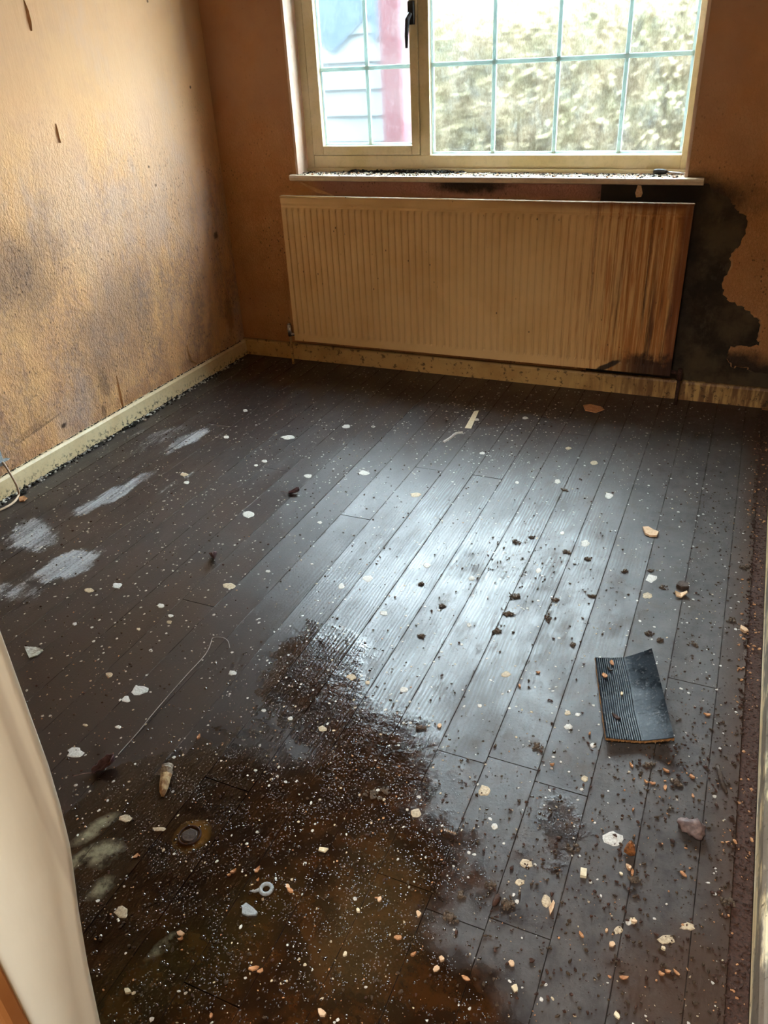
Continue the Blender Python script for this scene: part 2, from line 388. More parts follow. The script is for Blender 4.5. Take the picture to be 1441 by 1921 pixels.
# ------------------------------------------------------------------ materials: floor
def mk_floor():
    t = NT('worn_dark_floor_paint'); X = t.xyz(); rnd = t.rand()
    off = t.comb(t.mul(rnd, 7.0), t.mul(rnd, 31.0), 0.0)
    vec = t.n('ShaderNodeVectorMath', operation='ADD'); t.put(vec.inputs[0], t.pos); t.put(vec.inputs[1], off); vec = vec.outputs[0]
    grain = t.noise(60, 4, .6, t.map((1.0, 0.045, 1), vec=vec), dist=.6)
    rings = t.wave(30, 9.0, t.map((1, .16, 1), vec=vec), 3, .8)
    cloud = t.noise(4.5, 5, .62); cl2 = t.noise(17, 5, .68); fine = t.noise(140, 4, .7)
    base = t.mix(rnd, (0.034, 0.0275, 0.0255), (0.042, 0.0355, 0.033))
    base = t.mix(t.mul(t.ss(cloud, .42, .66), .5), base, (0.058, 0.050, 0.046))
    # left side browner, where the old varnish stays
    left = t.ss(t.math('SUBTRACT', X[0], t.math('MULTIPLY', X[1], 0.25)), 2.25, 1.65)
    base = t.mix(t.mul(left, .7), base, (0.024, 0.0135, 0.0105))
    # worn to pale wood along the walking line
    worn = t.mx(t.blob((0, 1), F(880, 1080)[:2], (.33, .62), -.05, 1.3, .35, 4.0), t.blob((0, 1), F(760, 1230)[:2], (.16, .42), -.05, 1.0, .35, 4.0))
    wp = t.noise(8, 5, .65, t.map((1, .35, 1), vec=vec))
    w = t.mul(worn, t.ss(wp, .43, .56), t.ss(t.math('ADD', t.mul(grain, .6), t.mul(rings, .4)), .40, .62))
    base = t.mix(t.mul(w, .9), base, (0.22, 0.25, 0.27))
    film = t.ss(t.noise(6, 6, .7, t.map((1, .5, 1), loc=(5, 2, 0))), .44, .62)
    base = t.mix(t.mul(film, .42), base, (0.018, 0.0125, 0.010))
    blot = t.mul(t.ss(t.noise(10, 6, .75, t.map((1, .6, 1), loc=(1, 8, 0))), .52, .66), t.ss(X[0], 1.2, 1.8)); base = t.mix(t.mul(blot, .55), base, (0.060, 0.043, 0.031))
    seam = t.ss(t.math('ABSOLUTE', t.math('SUBTRACT', t.math('FRACT', t.math('DIVIDE', t.math('SUBTRACT', X[0], B0 - BP*40.5), BP)), .5)), .05, .0)
    joint = t.mul(t.ss(seam, .84, .93), t.ss(t.noise(9, 4, .7, t.map(loc=(2, 2, 0))), .38, .58, .3, 1.0)); seam = t.mul(seam, t.ss(t.noise(23, 4, .7), .42, .62))
    base = t.mix(t.mul(seam, .8), base, (0.036, 0.018, 0.011))
    # dusty grey towards the right and the door
    dust = t.mul(t.ss(X[0], 1.75, 2.25), t.ss(cl2, .3, .65))
    base = t.mix(t.mul(dust, .45), base, (0.115, 0.103, 0.092))
    # wet, soaked part by the door
    wet = t.mx(t.blob((0, 1), F(430, 1660)[:2], (.50, .37), .55, .45, .32, 5.0), t.blob((0, 1), F(610, 1600)[:2], (.22, .40), .1, .4, .35, 5.0),
               t.blob((0, 1), F(560, 1800)[:2], (.36, .22), 0, .4, .25, 5.0), t.mul(t.blob((0, 1), F(600, 1270)[:2], (.13, .20), .4, .5, .5, 9.0), .9),
               t.mul(t.blob((0, 1), F(1050, 1545)[:2], (.04, .08), .2, .6, .9, 15.0), .7), t.mul(t.blob((0, 1), F(690, 1410)[:2], (.12, .10), .2, .6, .6, 9.0), .9))
    semi = t.blob((0, 1), F(250, 1330)[:2], (.55, .55), .4, 1.0, .3, 4.0)
    wc = t.mix(t.ss(cl2, .42, .62), (0.0135, 0.0055, 0.0022), (0.038, 0.0135, 0.0035))
    wc = t.mix(t.mul(t.blob((0, 1), F(690, 1730)[:2], (.09, .15), .2, 1.3, .4, 9.0), .32), wc, (0.10, 0.065, 0.025))
    wc = t.mix(t.mul(t.blob((0, 1), F(360, 1790)[:2], (.07, .2), -.5, 1.3, .4, 9.0), .35), wc, (0.045, 0.030, 0.006))
    base = t.mix(wet, base, wc)
    base = t.mix(t.mul(semi, .6), base, (0.014, 0.0065, 0.0045))
    # brown soak along the right edge and the window wall
    soak = t.mx(t.mul(t.ss(t.math('ADD', X[0], t.mul(cl2, .05)), 2.56, 2.65), .9), t.mul(t.ss(X[1], -.35, -.06), t.ss(X[0], 1.0, 1.6), .8),
                t.blob((0, 1), F(1290, 1840)[:2], (.12, .10), 0, 1.0, .4, 9.0))
    base = t.mix(t.mul(soak, .8), base, (0.050, 0.022, 0.008))
    # pale scuffs where old flooring was pulled up
    sc = None
    for (px, py, rx, ry, a, k) in ((125, 1062, .075, .11, -.5, 1), (60, 1005, .12, .08, -.5, .8), (215, 925, .045, .17, -.12, .9), (355, 822, .045, .16, -.15, .8), (300, 820, .07, .2, -.1, .45), (330, 905, .015, .13, -.1, .5), (30, 1110, .10, .05, .2, .6), (230, 830, .03, .2, -.05, .35)):
        b = t.mul(t.blob((0, 1), F(px, py)[:2], (rx, ry), a, .9, .42, 9.0), k); sc = b if sc is None else t.mx(sc, b)
    rag = t.noise(26, 8, .8, t.map((1, .22, 1), rot=(0, 0, .12), loc=(3, 1, 0)))
    scm = t.ss(t.math('ADD', sc, t.math('MULTIPLY', t.math('SUBTRACT', t.math('ADD', t.mul(rag, .75), t.mul(fine, .25)), .50), 3.6)), .38, .85)
    scm = t.mul(scm, t.ss(sc, .04, .3))
    scm = t.mul(scm, t.ss(t.math('ADD', t.mul(fine, .5), t.mul(grain, .5)), .36, .60, .25, .95))
    base = t.mix(t.mul(scm, .85), base, (0.40, 0.415, 0.435))
    # pale mould bloom on the wet boards beside the door lining
    mo = None
    for (px, py, r_) in ((178, 1555, (.016, .045)), (195, 1600, (.028, .032)), (190, 1665, (.018, .026)), (150, 1610, (.014, .05)), (310, 1770, (.010, .03))):
        b = t.blob((0, 1), F(px, py)[:2], r_, -.4, 1.1, .35, 15.0); mo = b if mo is None else t.mx(mo, b)
    mo = t.mul(mo, t.ss(cl2, .36, .62)); base = t.mix(t.mul(mo, .75), base, (0.34, 0.32, 0.21))
    am = t.blob((0, 1), F(360, 1568)[:2], (.036, .040), 0, .5, .15, 15.0)
    base = t.mix(t.mul(am, .7), base, (0.14, 0.062, 0.010))
    # dark ingrained dirt
    base = t.mix(t.mul(t.ss(fine, .60, .70), .55), base, (0.010, 0.007, 0.005)); base = t.mix(t.mul(joint, .7), base, (0.014, 0.010, 0.008))
    rough = t.mixf(w, t.math('ADD', t.math('ADD', .28, t.mul(rnd, .09)), t.mul(grain, .14)), .40)
    rough = t.mixf(t.mul(dust, .8), rough, .52)
    rough = t.math('ADD', rough, t.math('ADD', t.mul(film, .10), t.math('ADD', t.mul(seam, .3), t.mul(blot, .16))))
    rough = t.mixf(t.mx(scm, mo), rough, .6)
    rough = t.mixf(t.mul(semi, .6), rough, .26); rough = t.mixf(joint, rough, .85)
    rough = t.mixf(wet, rough, .10)
    hg = t.math('ADD', t.mul(grain, .35), t.math('ADD', t.mul(rings, t.math('ADD', .05, t.mul(worn, .25))), t.mul(fine, .45)))
    fb = t.math('FRACT', t.math('DIVIDE', t.math('SUBTRACT', X[0], B0 - BP*40), BP)); cu = t.math('SUBTRACT', t.mul(fb, 2.0), 1.0)
    nr = t.bump(t.mul(cu, cu), .9, .0009)
    nr = t.bump(hg, .5, .0018, nr)
    drops = t.mul(t.ss(t.voro(190), .34, .12), t.ss(t.noise(12, 4, .7), .42, .62), wet)
    nr = t.bump(drops, .5, .0016, nr); nr = t.bump(t.mul(t.noise(28, 3, .6), wet), .25, .006, nr)
    t.bsdf(base, rough, nr, spec=t.mixf(t.mx(t.mul(t.ss(X[0], 1.95, 2.5), .75), t.mx(t.mul(dust, .6), joint)), .60, .14)); return t.m
M['floor'] = mk_floor()
M['subfloor'] = simple('dark_void', (0.012, 0.008, 0.005), (0.02, 0.012, 0.008), 20, .9, .2)
M['paint_white'] = simple('dried_white_paint', (0.62, 0.60, 0.55), (0.42, 0.39, 0.34), 220, .6, .3, .001)
M['paint_cream'] = simple('dried_cream_paint', (0.55, 0.45, 0.30), (0.34, 0.26, 0.17), 220, .6, .3, .001)
M['soil'] = simple('dark_soil', (0.035, 0.022, 0.013), (0.075, 0.048, 0.028), 200, .85, .6)
M['soil2'] = simple('brown_soil', (0.060, 0.042, 0.030), (0.11, 0.078, 0.052), 200, .85, .6)
M['rot'] = simple('red_brown_rot', (0.070, 0.031, 0.019), (0.030, 0.014, 0.009), 180, .8, .6)
M['mould'] = simple('black_mould', (0.010, 0.009, 0.007), (0.022, 0.018, 0.012), 120, .8, .5)
M['chip'] = simple('raw_wood_chip', (0.50, 0.26, 0.12), (0.36, 0.16, 0.07), 120, .7, .4)
M['peach'] = simple('peach_plaster_flake', (0.68, 0.48, 0.31), (0.56, 0.36, 0.21), 120, .75, .4)
M['ivory'] = simple('ivory_chip', (0.72, 0.64, 0.45), (0.62, 0.52, 0.34), 120, .7, .3)
M['leaf'] = simple('dry_purple_leaf', (0.19, 0.115, 0.125), (0.10, 0.055, 0.060), 90, .6, .4)
M['grey'] = simple('grey_shard', (0.36, 0.39, 0.40), (0.24, 0.26, 0.27), 260, .5, .5)
M['lumpm'] = simple('mauve_lump', (0.22, 0.155, 0.14), (0.10, 0.065, 0.06), 60, .55, .5)
M['bark'] = simple('dark_bark', (0.045, 0.030, 0.022), (0.085, 0.06, 0.045), 90, .8, .6)
M['rust_lump'] = simple('orange_brown_crumb', (0.30, 0.11, 0.03), (0.12, 0.045, 0.015), 160, .8, .6)
M['thread'] = simple('pale_thread', (0.40, 0.38, 0.36), (0.3, 0.28, 0.26), 60, .7, 0)
M['cable'] = simple('cream_cable', (0.60, 0.47, 0.34), (0.52, 0.38, 0.25), 30, .4, .05)
t = NT('water_drop'); t.bsdf((0.016, 0.008, 0.004), .06, spec=.7, coat=.6, coat_r=.03); M['drop'] = t.m

# ================================================================== ROOM SHELL
def struct(name, vf, mat, parent=None, smooth=False):
    o = mesh(name, vf[0], vf[1], mat, parent, smooth)
    if parent is None: o['kind'] = 'structure'
    return o
T = 0.26
struct('wall_left', box(-.15, 0, YB - .04, T, -.1, H), M['wall_left'])
struct('wall_right', box(XR, XR + .15, -4.7, T, -.1, H), M['wall'])
WW = struct('wall_window', join([box(0, SX0, 0, T, -.1, H), box(SX1, XR, 0, T, -.1, H), box(SX0, SX1, 0, T, -.1, SZ0 - .03), box(SX0, SX1, 0, T, SZ1, H)]), M['wall_window'])
struct('trim_3', join([box(SX0 - .001, SX0 + .012, .0, .10, SZ0 - .005, SZ1), box(SX1 - .012, SX1 + .001, .0, .10, SZ0 - .005, SZ1)]), M['reveal'])
bpy.data.objects['trim_3']['label'] = 'pale plastered side reveals of the window opening'
struct('wall_back', join([box(0, 1.86, YB - .04, YB, -.1, H), box(1.86, XR, YB - .04, YB, 2.05, H)]), M['wall'])
struct('ceiling', box(-.15, XR + .15, YB - .04, T, H, H + .1), M['ceiling'])
hall = struct('wall_hall', join([box(.6, 1.86, YB - .05, YB - .041, -.1, H), box(.5, .6, -4.7, YB - .041, -.1, H), box(.5, XR, -4.8, -4.7, -.1, H), box(.5, XR, -4.8, YB - .04, H, H + .1), box(.5, XR, -4.8, YB - .04, -.1, -.025)]), M['hall'])

# door lining: cream, its lower edge worn back; orange varnished architrave on the hall side
XJ = 1.90
edge = [(-3.190, 2.06), (-3.190, .95), (-3.191, .80), (-3.194, .745), (-3.199, .692), (-3.207, .65), (-3.216, .605), (-3.229, .525), (-3.243, .416), (-3.252, .30), (-3.258, .15), (-3.262, 0.0)]
def lining_mesh():
    V, Fc = [], []; back = -3.315
    for y, z in edge:   # profile across the lining: back edge, face, rounded bead, return
        V += [(XJ - .04, back, z), (XJ, back, z), (XJ, y - .030, z), (XJ - .0006, y - .022, z), (XJ + .0008, y - .013, z), (XJ + .0002, y - .005, z), (XJ - .006, y, z), (XJ - .04, y, z)]
    k = 8
    for i in range(len(edge) - 1):
        for j in range(k): Fc.append((i*k+j, (i+1)*k+j, (i+1)*k+(j+1) % k, i*k+(j+1) % k))
    Fc += [tuple(range(k)), tuple(range((len(edge)-1)*k + k - 1, (len(edge)-1)*k - 1, -1))]
    return V, Fc
o = struct('trim_1', lining_mesh(), M['lining'], smooth=True); o['label'] = 'cream painted door lining at the left edge of the picture'
o = struct('trim_2', extrude([(1.78, -3.335), (1.898, -3.335), (1.902, -3.328), (1.902, -3.3135), (1.78, -3.3135)], 0, 2.06, 'z'), M['orange_wood'])
o['label'] = 'orange varnished door architrave in the lower left corner'
bevel(o, .003)

# skirtings
prof = lambda h, s: [(0, 0), (s*.018, 0), (s*.018, h*.86), (s*.012, h*.97), (s*.007, h), (0, h)]
def skirt_y(name, x, s, y0, y1, h, mat):
    v, f = extrude([(x + a, b) for a, b in prof(h, s)], y0, y1, 'y'); return struct(name, (v, f), mat)
skirt_y('baseboard_left', 0.0, 1, YB, 0.0, .082, M['skirt'])
skirt_y('baseboard_right', XR, -1.0, YB, 0.0, .10, M['skirt_right'])
struct('baseboard_window', extrude([(-a, b) for a, b in prof(.088, 1)], .0, XR, 'x'), M['skirt_window'])

# floor: joists/void below, boards as parts
FL = struct('floor', box(0, XR, -4.7, 0, -.09, -.0245), M['subfloor'])
joints = {2: [-2.335, -2.677], 3: [-2.312, -2.712], 4: [-2.343, -2.685], -1: [-1.0], -3: [-1.007], -4: [-1.434], 0: [-3.0], -6: [-2.05], -8: [-1.2], -10: [-2.5], -12: [-.9], 6: [-1.9], -2: [-2.6], 5: [-.7], 1: [-.52]}
def board(x0, x1, y0, y1, z):
    xs = [x0, x0 + .0009] + [x0 + (x1 - x0)*q for q in (.2, .5, .8)] + [x1 - .0009, x1]
    zs = [-.0006, -.0001, -.0002, -.0003, -.0002, -.0001, -.0006]
    pr = [(a, b) for a, b in zip(xs, zs)] + [(x1, -.022), (x0, -.022)]
    v, f = extrude([(a - x0, b) for a, b in pr], 0, y1 - y0, 'y')
    o = mesh('floorboard', v, f, M['floor'], FL, False, (x0, y0, z))
    for p in o.data.polygons:
        if len(p.vertices) > 4: p.use_smooth = False
    return o
for k in range(-16, 8):
    x0, x1 = B0 + BP*k, B0 + BP*(k + 1)
    if k == 7: x1 = 2.625
    x0 = max(x0, .002)
    if x1 - x0 < .02: continue
    ys = [-4.6] + sorted(joints.get(k, [])) + [-.002]
    for a, b in zip(ys[:-1], ys[1:]):
        board(x0 + .0003, x1 - .0003, a + .0010, b - .0012, R.uniform(-.0009, 0.0))

# ------------------------------------------------------------------ WINDOW
WIN = struct('window_1', join([box(SX0 + .012, SX0 + .05, .10, .17, SZ0, SZ1), box(SX1 - .042, SX1 - .012, .10, .17, SZ0, SZ1),
    box(SX0 + .05, SX1 - .042, .10, .17, SZ0, .992), box(SX0 + .05, SX1 - .042, .10, .17, 2.06, SZ1), box(1.022, 1.070, .10, .17, .992, 2.06)]), M['frame'])
bevel(WIN, .003)
# lip at the foot of the frame
bevel(mesh('frame_lip', *box(SX0 + .012, SX1 - .012, .085, .105, SZ0 + .001, SZ0 + .016), M['frame'], WIN), .003)
# opening casement on the left
CX0, CX1, CZ0, CZ1 = .475, 1.020, .994, 2.058
CASE = bevel(mesh('casement', *join([box(CX0, CX0 + .055, .094, .150, CZ0, CZ1), box(CX1 - .038, CX1, .094, .150, CZ0, CZ1), box(CX0 + .055, CX1 - .038, .094, .150, CZ0, CZ0 + .040), box(CX0 + .055, CX1 - .038, .094, .150, CZ1 - .04, CZ1)]), M['frame'], WIN), .004)
gl_l = (CX0 + .055, CX1 - .038, CZ0 + .040, CZ1 - .04); gl_r = (1.072, 2.147, .994, 2.058)
def beads(g, y):
    a, b, c, d = g; w = .010
    return join([box(a, a + w, y, y + .012, c, d), box(b - w, b, y, y + .012, c, d), box(a + w, b - w, y, y + .012, c, c + w), box(a + w, b - w, y, y + .012, d - w, d)])
mesh('glazing_bead', *beads(gl_l, .122), M['bead'], CASE); mesh('glazing_bead', *beads(gl_r, .122), M['bead'], WIN)
def mk_glass():
    t = NT('dirty_wet_glass'); X = t.xyz()
    big = t.noise(5, 5, .65); mid = t.noise(24, 5, .7, t.map((1, 1, .55))); fine = t.noise(120, 3, .7, t.map((1, 1, .5)))
    run = t.ss(t.noise(26, 2, .5, t.map((3.2, 1, .18))), .50, .62)
    right = t.ss(X[0], 1.0, 1.1)
    f = t.math('ADD', .004, t.mul(t.ss(big, .35, .65), .005))
    f = t.math('ADD', f, t.mul(t.ss(mid, .46, .60), right, .018))
    f = t.math('ADD', f, t.mul(t.ss(fine, .52, .60), .012))
    f = t.math('ADD', f, t.mul(run, t.blob((0, 2), (1.5, 1.2), (.14, .22), 0, 1.0, .2, 9.0), .015), True)
    tint = t.mix(t.mul(right, t.ss(t.noise(9, 4, .6, t.map(loc=(3, 0, 2))), .42, .6), .8), (.85, .97, 1.0), (1.0, .86, .60))
    tr = t.n('ShaderNodeBsdfTransparent'); t.put(tr.inputs[0], t.mix(t.mul(t.ss(fine, .40, .34), right, .6), (.97, .985, .98), (.62, .60, .54)))
    tl = t.n('ShaderNodeBsdfTranslucent'); t.put(tl.inputs[0], tint)
    gl = t.n('ShaderNodeBsdfGlossy'); t.put(gl.inputs[0], (.9, .95, 1.0)); t.put(gl.inputs['Roughness'], .08)
    m1 = t.n('ShaderNodeMixShader'); t.put(m1.inputs[0], f); t.t.links.new(tr.outputs[0], m1.inputs[1]); t.t.links.new(tl.outputs[0], m1.inputs[2])
    fr = t.n('ShaderNodeFresnel'); fr.inputs[0].default_value = 1.3
    m2 = t.n('ShaderNodeMixShader'); t.put(m2.inputs[0], t.mul(fr.outputs[0], .6)); t.t.links.new(m1.outputs[0], m2.inputs[1]); t.t.links.new(gl.outputs[0], m2.inputs[2])
    rf = t.n('ShaderNodeBsdfRefraction'); rf.inputs['IOR'].default_value = 1.02; t.put(rf.inputs['Roughness'], .32); t.put(rf.inputs[0], t.mix(t.mul(right, t.ss(t.noise(150, 4, .75, t.map((1, 1, .45), loc=(2, 0, 7))), .40, .60)), (.98, .99, .99), (.70, .69, .66)))
    m3 = t.n('ShaderNodeMixShader'); t.put(m3.inputs[0], t.mixf(right, .40, .62)); t.t.links.new(m2.outputs[0], m3.inputs[1]); t.t.links.new(rf.outputs[0], m3.inputs[2])
    t.t.links.new(m3.outputs[0], t.out.inputs[0]); return t.m
M['glass'] = mk_glass()
zr = [1.0, 1.348, 1.696, 2.05]
for (a, b, c, d), xs, own in ((gl_l, [.765], CASE), (gl_r, [1.354, 1.624, 1.896], WIN)):
    cols = [a] + xs + [b]; rows = [c, 1.348, 1.696, d]
    for i in range(len(cols) - 1):
        for j in range(3): mesh('pane', *box(cols[i], cols[i+1], .134, .138, rows[j], rows[j+1]), M['glass'], own)
    for x in xs: bevel(mesh('glazing_bar', *box(x - .009, x + .009, .120, .1335, c, d), M['bar'], own), .004)
    for z in rows[1:3]: bevel(mesh('glazing_bar', *box(a, b, .118, .1335, z - .009, z + .009), M['bar'], own), .004)
# black mouldy casement fastener on the closing stile
h1, h2 = PL(779, 15, 1, .085), PL(776, 88, 1, .085)
hd = mesh('handle', *join([box(.985, 1.012, .078, .095, 1.50, 1.585), tube([(.998, .078, 1.54), (.990, .062, 1.52), (.985, .060, 1.46), (.983, .062, 1.415)], [.010, .011, .009, .006], 8)]), M['black'], CASE)
bevel(hd, .002)
# sill board
SILL = struct('trim_4', extrude([(.120, .895), (.120, .920), (-.024, .922), (-.033, .919), (-.036, .910), (-.033, .899), (-.024, .895)], .402, 2.255, 'x'), M['sill'])
SILL['label'] = 'cream painted window sill board strewn with dirt and flakes'

# ------------------------------------------------------------------ wall details: damp patch with curling paper, tears
P0 = [(1.86, .905), (2.24, .905), (2.275, .895), (2.30, .865), (2.35, .850), (2.372, .822), (2.40, .80), (2.43, .785), (2.437, .72), (2.425, .67), (2.40, .64), (2.405, .58), (2.385, .53), (2.392, .48), (2.41, .452), (2.47, .43), (2.51, .40), (2.552, .375), (2.556, .32), (2.565, .268), (2.52, .262), (2.46, .256), (2.448, .232), (2.452, .20), (2.475, .165), (2.53, .17), (2.56, .155), (2.62, .150), (2.66, .142), (2.678, .14), (2.678, .088), (1.86, .088)]
def ragged(P, n=5, j=.006):
    out = []
    for i in range(len(P)):
        a, b = np.array(P[i]), np.array(P[(i+1) % len(P)])
        for k in range(n):
            q = a + (b - a)*k/n
            if 1 <= i < len(P) - 3 and k: q = q + np.array([R.uniform(-j, j), R.uniform(-j, j)])
            out.append(q)
    return out
RP = ragged(P0)
npt = len(RP)
patch = mesh('damp_patch', [(a, -.0004, b) for a, b in RP] + [(a, -.0012, b) for a, b in RP], [tuple(range(npt, 2*npt))] + [(i, (i+1) % npt, npt+(i+1) % npt, npt+i) for i in range(npt)], M['plaster'], WW)
patch['label'] = 'bare dark damp plaster where wallpaper has peeled'
# lips of paper curling off along the edge of the patch
for s0, s1 in ((46, 60), (82, 96), (100, 110), (114, 130)):
    seg = RP[s0:s1]; V, Fc = [], []
    for i, (a, b) in enumerate(seg):
        tt = i/(len(seg)-1); w = .006*math.sin(math.pi*tt) + .0015; c = np.array([2.15, .5]); d = np.array([a, b]) - c; d /= np.linalg.norm(d)
        o_ = np.array([a, b]) + d*.004; n_ = np.array([a, b]) - d*w*.6
        V += [(o_[0], -.0003, o_[1]), (a, -.0035, b), (n_[0], -.004 - w*.7, n_[1]), (n_[0], -.003 - w*.7, n_[1]), (a, -.0022, b)]
    for i in range(len(seg) - 1):
        for j in range(4): Fc.append((i*5+j, i*5+j+1, (i+1)*5+j+1, (i+1)*5+j))
    mesh('peeling_paper', V, Fc, M['plaster_paper'], WW)
# pale scrap of paper hanging below the sill, and a drooping paper edge at its left end
sx, sz = PL(1200, 350, 1, -.004)[0], PL(1200, 362, 1, -.004)[2]
mesh('peeling_paper', *join([([(sx-.008, -.002, sz+.03), (sx+.006, -.002, sz+.028), (sx+.016, -.012, sz), (sx+.012, -.016, sz-.014), (sx-.008, -.013, sz-.016), (sx-.014, -.006, sz)], [(0, 1, 2, 3, 4, 5)])]), M['peach'], WW)
mesh('peeling_paper', [(.43, -.002, .893), (.62, -.002, .83), (.62, -.010, .826), (.53, -.016, .845), (.43, -.006, .889)], [(0, 1, 2, 3), (0, 3, 4)], M['plaster_paper'], WW)
WL = bpy.data.objects['wall_left']
def tear(pts, w, lift):
    P = [PL(px, py, 0, 0) for px, py in pts]; V, Fc, D = [], [], []
    n = len(P)
    for i, p in enumerate(P):
        k = math.sin(math.pi*(i+.3)/n); V += [(.0006, p[1]-w*k, p[2]), (.002+lift*k, p[1]+w*k*.15, p[2]), (.0012+lift*k, p[1]+w*k*.3, p[2]), (.0004, p[1]-w*k*.9, p[2])]
        D += [(.0003, p[1]-.001, p[2]), (.0011, p[1]+w*k*.2, p[2]), (.0003, p[1]+w*k*.55+.001, p[2])]
    for i in range(n-1):
        for j in range(3): Fc.append((i*4+j, i*4+j+1, (i+1)*4+j+1, (i+1)*4+j))
    mesh('torn_paper', V, Fc, M['plaster_paper'], WL)
    mesh('tear_gap', D, [(i*3+j, i*3+j+1, (i+1)*3+j+1, (i+1)*3+j) for i in range(n-1) for j in range(2)], M['mould'], WL)
tear([(218, 705), (221, 722), (225, 740), (228, 755), (232, 768)], 0.006, .006)
tear([(350, 648), (353, 662), (357, 674), (368, 682)], .005, .006)
tear([(44, 0), (50, 20), (55, 42), (58, 58)], .006, .008)
tear([(104, 232), (107, 250), (112, 268)], .004, .006)

# ------------------------------------------------------------------ RADIATOR
def mk_rad():
    t = NT('cream_radiator_enamel_rusting'); X = t.xyz()
    a = t.noise(4, 4); st = t.noise(30, 4, .65, t.map((3, 3, .10))); st2 = t.noise(9, 5, .65, t.map((3, 3, .2))); bl = t.noise(12, 5, .7)
    c = t.mix(t.ss(a, .4, .65), (0.72, 0.49, 0.225), (0.66, 0.43, 0.18))
    r = t.ss(X[0], 1.55, 2.26)
    rust = t.mul(t.ss(t.math('ADD', t.mul(st, .95), t.mul(r, .24)), .56, .74), t.ss(X[0], 1.45, 2.0))
    c = t.mix(t.mul(t.ss(X[0], 1.5, 2.15), .55), c, (0.60, 0.31, 0.085))
    c = t.mix(t.mul(rust, .72), c, (0.32, 0.095, 0.014))
    dk = t.mul(t.ss(t.math('ADD', t.mul(st2, .95), t.mul(r, .22)), .66, .80), t.ss(X[2], .70, .3, .15, 1.0), t.ss(X[0], 1.6, 1.9))
    run = t.mx(t.ss(t.math('ABSOLUTE', t.math('SUBTRACT', X[0], t.math('ADD', 2.085, t.mul(bl, .02)))), .010, .002), t.mul(t.ss(t.math('ABSOLUTE', t.math('SUBTRACT', X[0], t.math('ADD', 1.86, t.mul(bl, .02)))), .006, .002), .5))
    dk = t.mx(dk, t.mul(run, t.ss(st2, .3, .5), t.ss(X[2], .25, .45)))
    c = t.mix(t.mul(dk, .9), c, (0.085, 0.028, 0.010))
    # rusted top band, right edge and rotted foot
    top = t.mul(t.ss(t.math('ADD', X[2], t.mul(bl, .03)), .815, .845), t.ss(X[0], 1.2, 2.1))
    ed = t.mul(t.ss(t.math('ADD', X[0], t.mul(bl, .05)), 2.205, 2.245), 1.0)
    foot = t.mul(t.ss(t.math('ADD', X[2], t.mul(t.math('SUBTRACT', bl, .5), .20)), .235, .185), t.ss(X[0], 1.92, 2.12))
    c = t.mix(t.mul(t.mx(top, ed), .85), c, (0.16, 0.045, 0.012))
    c = t.mix(t.mul(foot, .95), c, (0.035, 0.013, 0.006))
    fx = t.blob((0, 2), (1.97, .155), (.055, .012), .5, .5, .3, 20.0)
    c = t.mix(t.mul(fx, .95), c, (0.02, 0.012, 0.008))
    c = t.mix(t.mul(t.ss(t.voro(26, t.map((1, 1, .6))), .10, .05), t.ss(a, .45, .55), .85), c, (0.06, 0.03, 0.012))
    nz = t.n('ShaderNodeSeparateXYZ'); t.put(nz.inputs[0], t.nrm); c = t.mix(t.mul(t.ss(nz.outputs[2], .5, .8), .9), c, (0.16, 0.10, 0.05))  # upward faces browned, the sill's shade painted onto the top
    t.bsdf(c, t.mixf(rust, .42, .8), t.bump(t.math('ADD', t.mul(rust, .6), t.mul(bl, .2)), .35, .002), spec=.4); return t.m
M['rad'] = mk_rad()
RX0, RX1, RZ0, RZ1, RY = .379, 2.237, .134, .836, -.100
RAD = empty('radiator', ((RX0+RX1)/2, RY + .03, RZ0)); tag(RAD, 'cream ribbed panel radiator rusting at its right end below the window', 'radiator')
def rad_front():
    NF, SUB = 55, 8; xs, prof_ = [], []
    m0 = .022; L = (RX1-RX0-2*m0)/NF
    xs = [RX0, RX0+.004, RX0+m0]; pr = [0.0, 0.0, 0.0]
    for i in range(NF):
        for q, h in ((.10, .0055), (.20, .0062), (.34, .0015), (.5, 0), (.66, 0), (.85, .0008), (1.0, .002)):
            xs.append(RX0+m0+L*(i+q)); pr.append(h)
    xs += [RX1-.004, RX1]; pr += [0, 0]
    zs = [(RZ0, 0), (RZ0+.030, 0), (RZ0+.034, 0), (RZ0+.046, 1), (RZ1-.062, 1), (RZ1-.048, 0), (RZ1-.040, -.35), (RZ1-.030, 0), (RZ1-.004, 0), (RZ1, 0)]
    V, Fc = [], []
    for z, k in zs:
        for x, h in zip(xs, pr):
            y = RY + (h*k if k >= 0 else -.003*(-k)*0 + .002)
            V.append((x, y, z))
    n = len(xs)
    for j in range(len(zs)-1):
        for i in range(n-1): Fc.append((j*n+i, j*n+i+1, (j+1)*n+i+1, (j+1)*n+i))
    # back sheet and rims
    b = len(V)
    for z in (RZ0, RZ1):
        for x in (RX0, RX1): V.append((x, RY+.018, z))
    m_ = len(zs)-1
    Fc += [(b, b+2, b+3, b+1)]
    Fc += [tuple([b+2] + [m_*n+i for i in range(n)] + [b+3])[::-1], tuple([b] + [i for i in range(n)] + [b+1])]
    Fc += [tuple([b] + [j*n for j in range(len(zs))] + [b+2]), tuple([b+1] + [j*n+n-1 for j in range(len(zs))] + [b+3])[::-1]]
    return V, Fc
def rchild(name, vf, mat, smooth=False):
    off = RAD.location; o = mesh(name, [(x-off[0], y-off[1], z-off[2]) for x, y, z in vf[0]], vf[1], mat, RAD, smooth); return o
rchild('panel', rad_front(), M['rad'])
bevel(rchild('top_rim', box(RX0 - .002, RX1 + .002, RY - .004, RY + .020, RZ1 - .005, RZ1 + .004), M['rad']), .003)
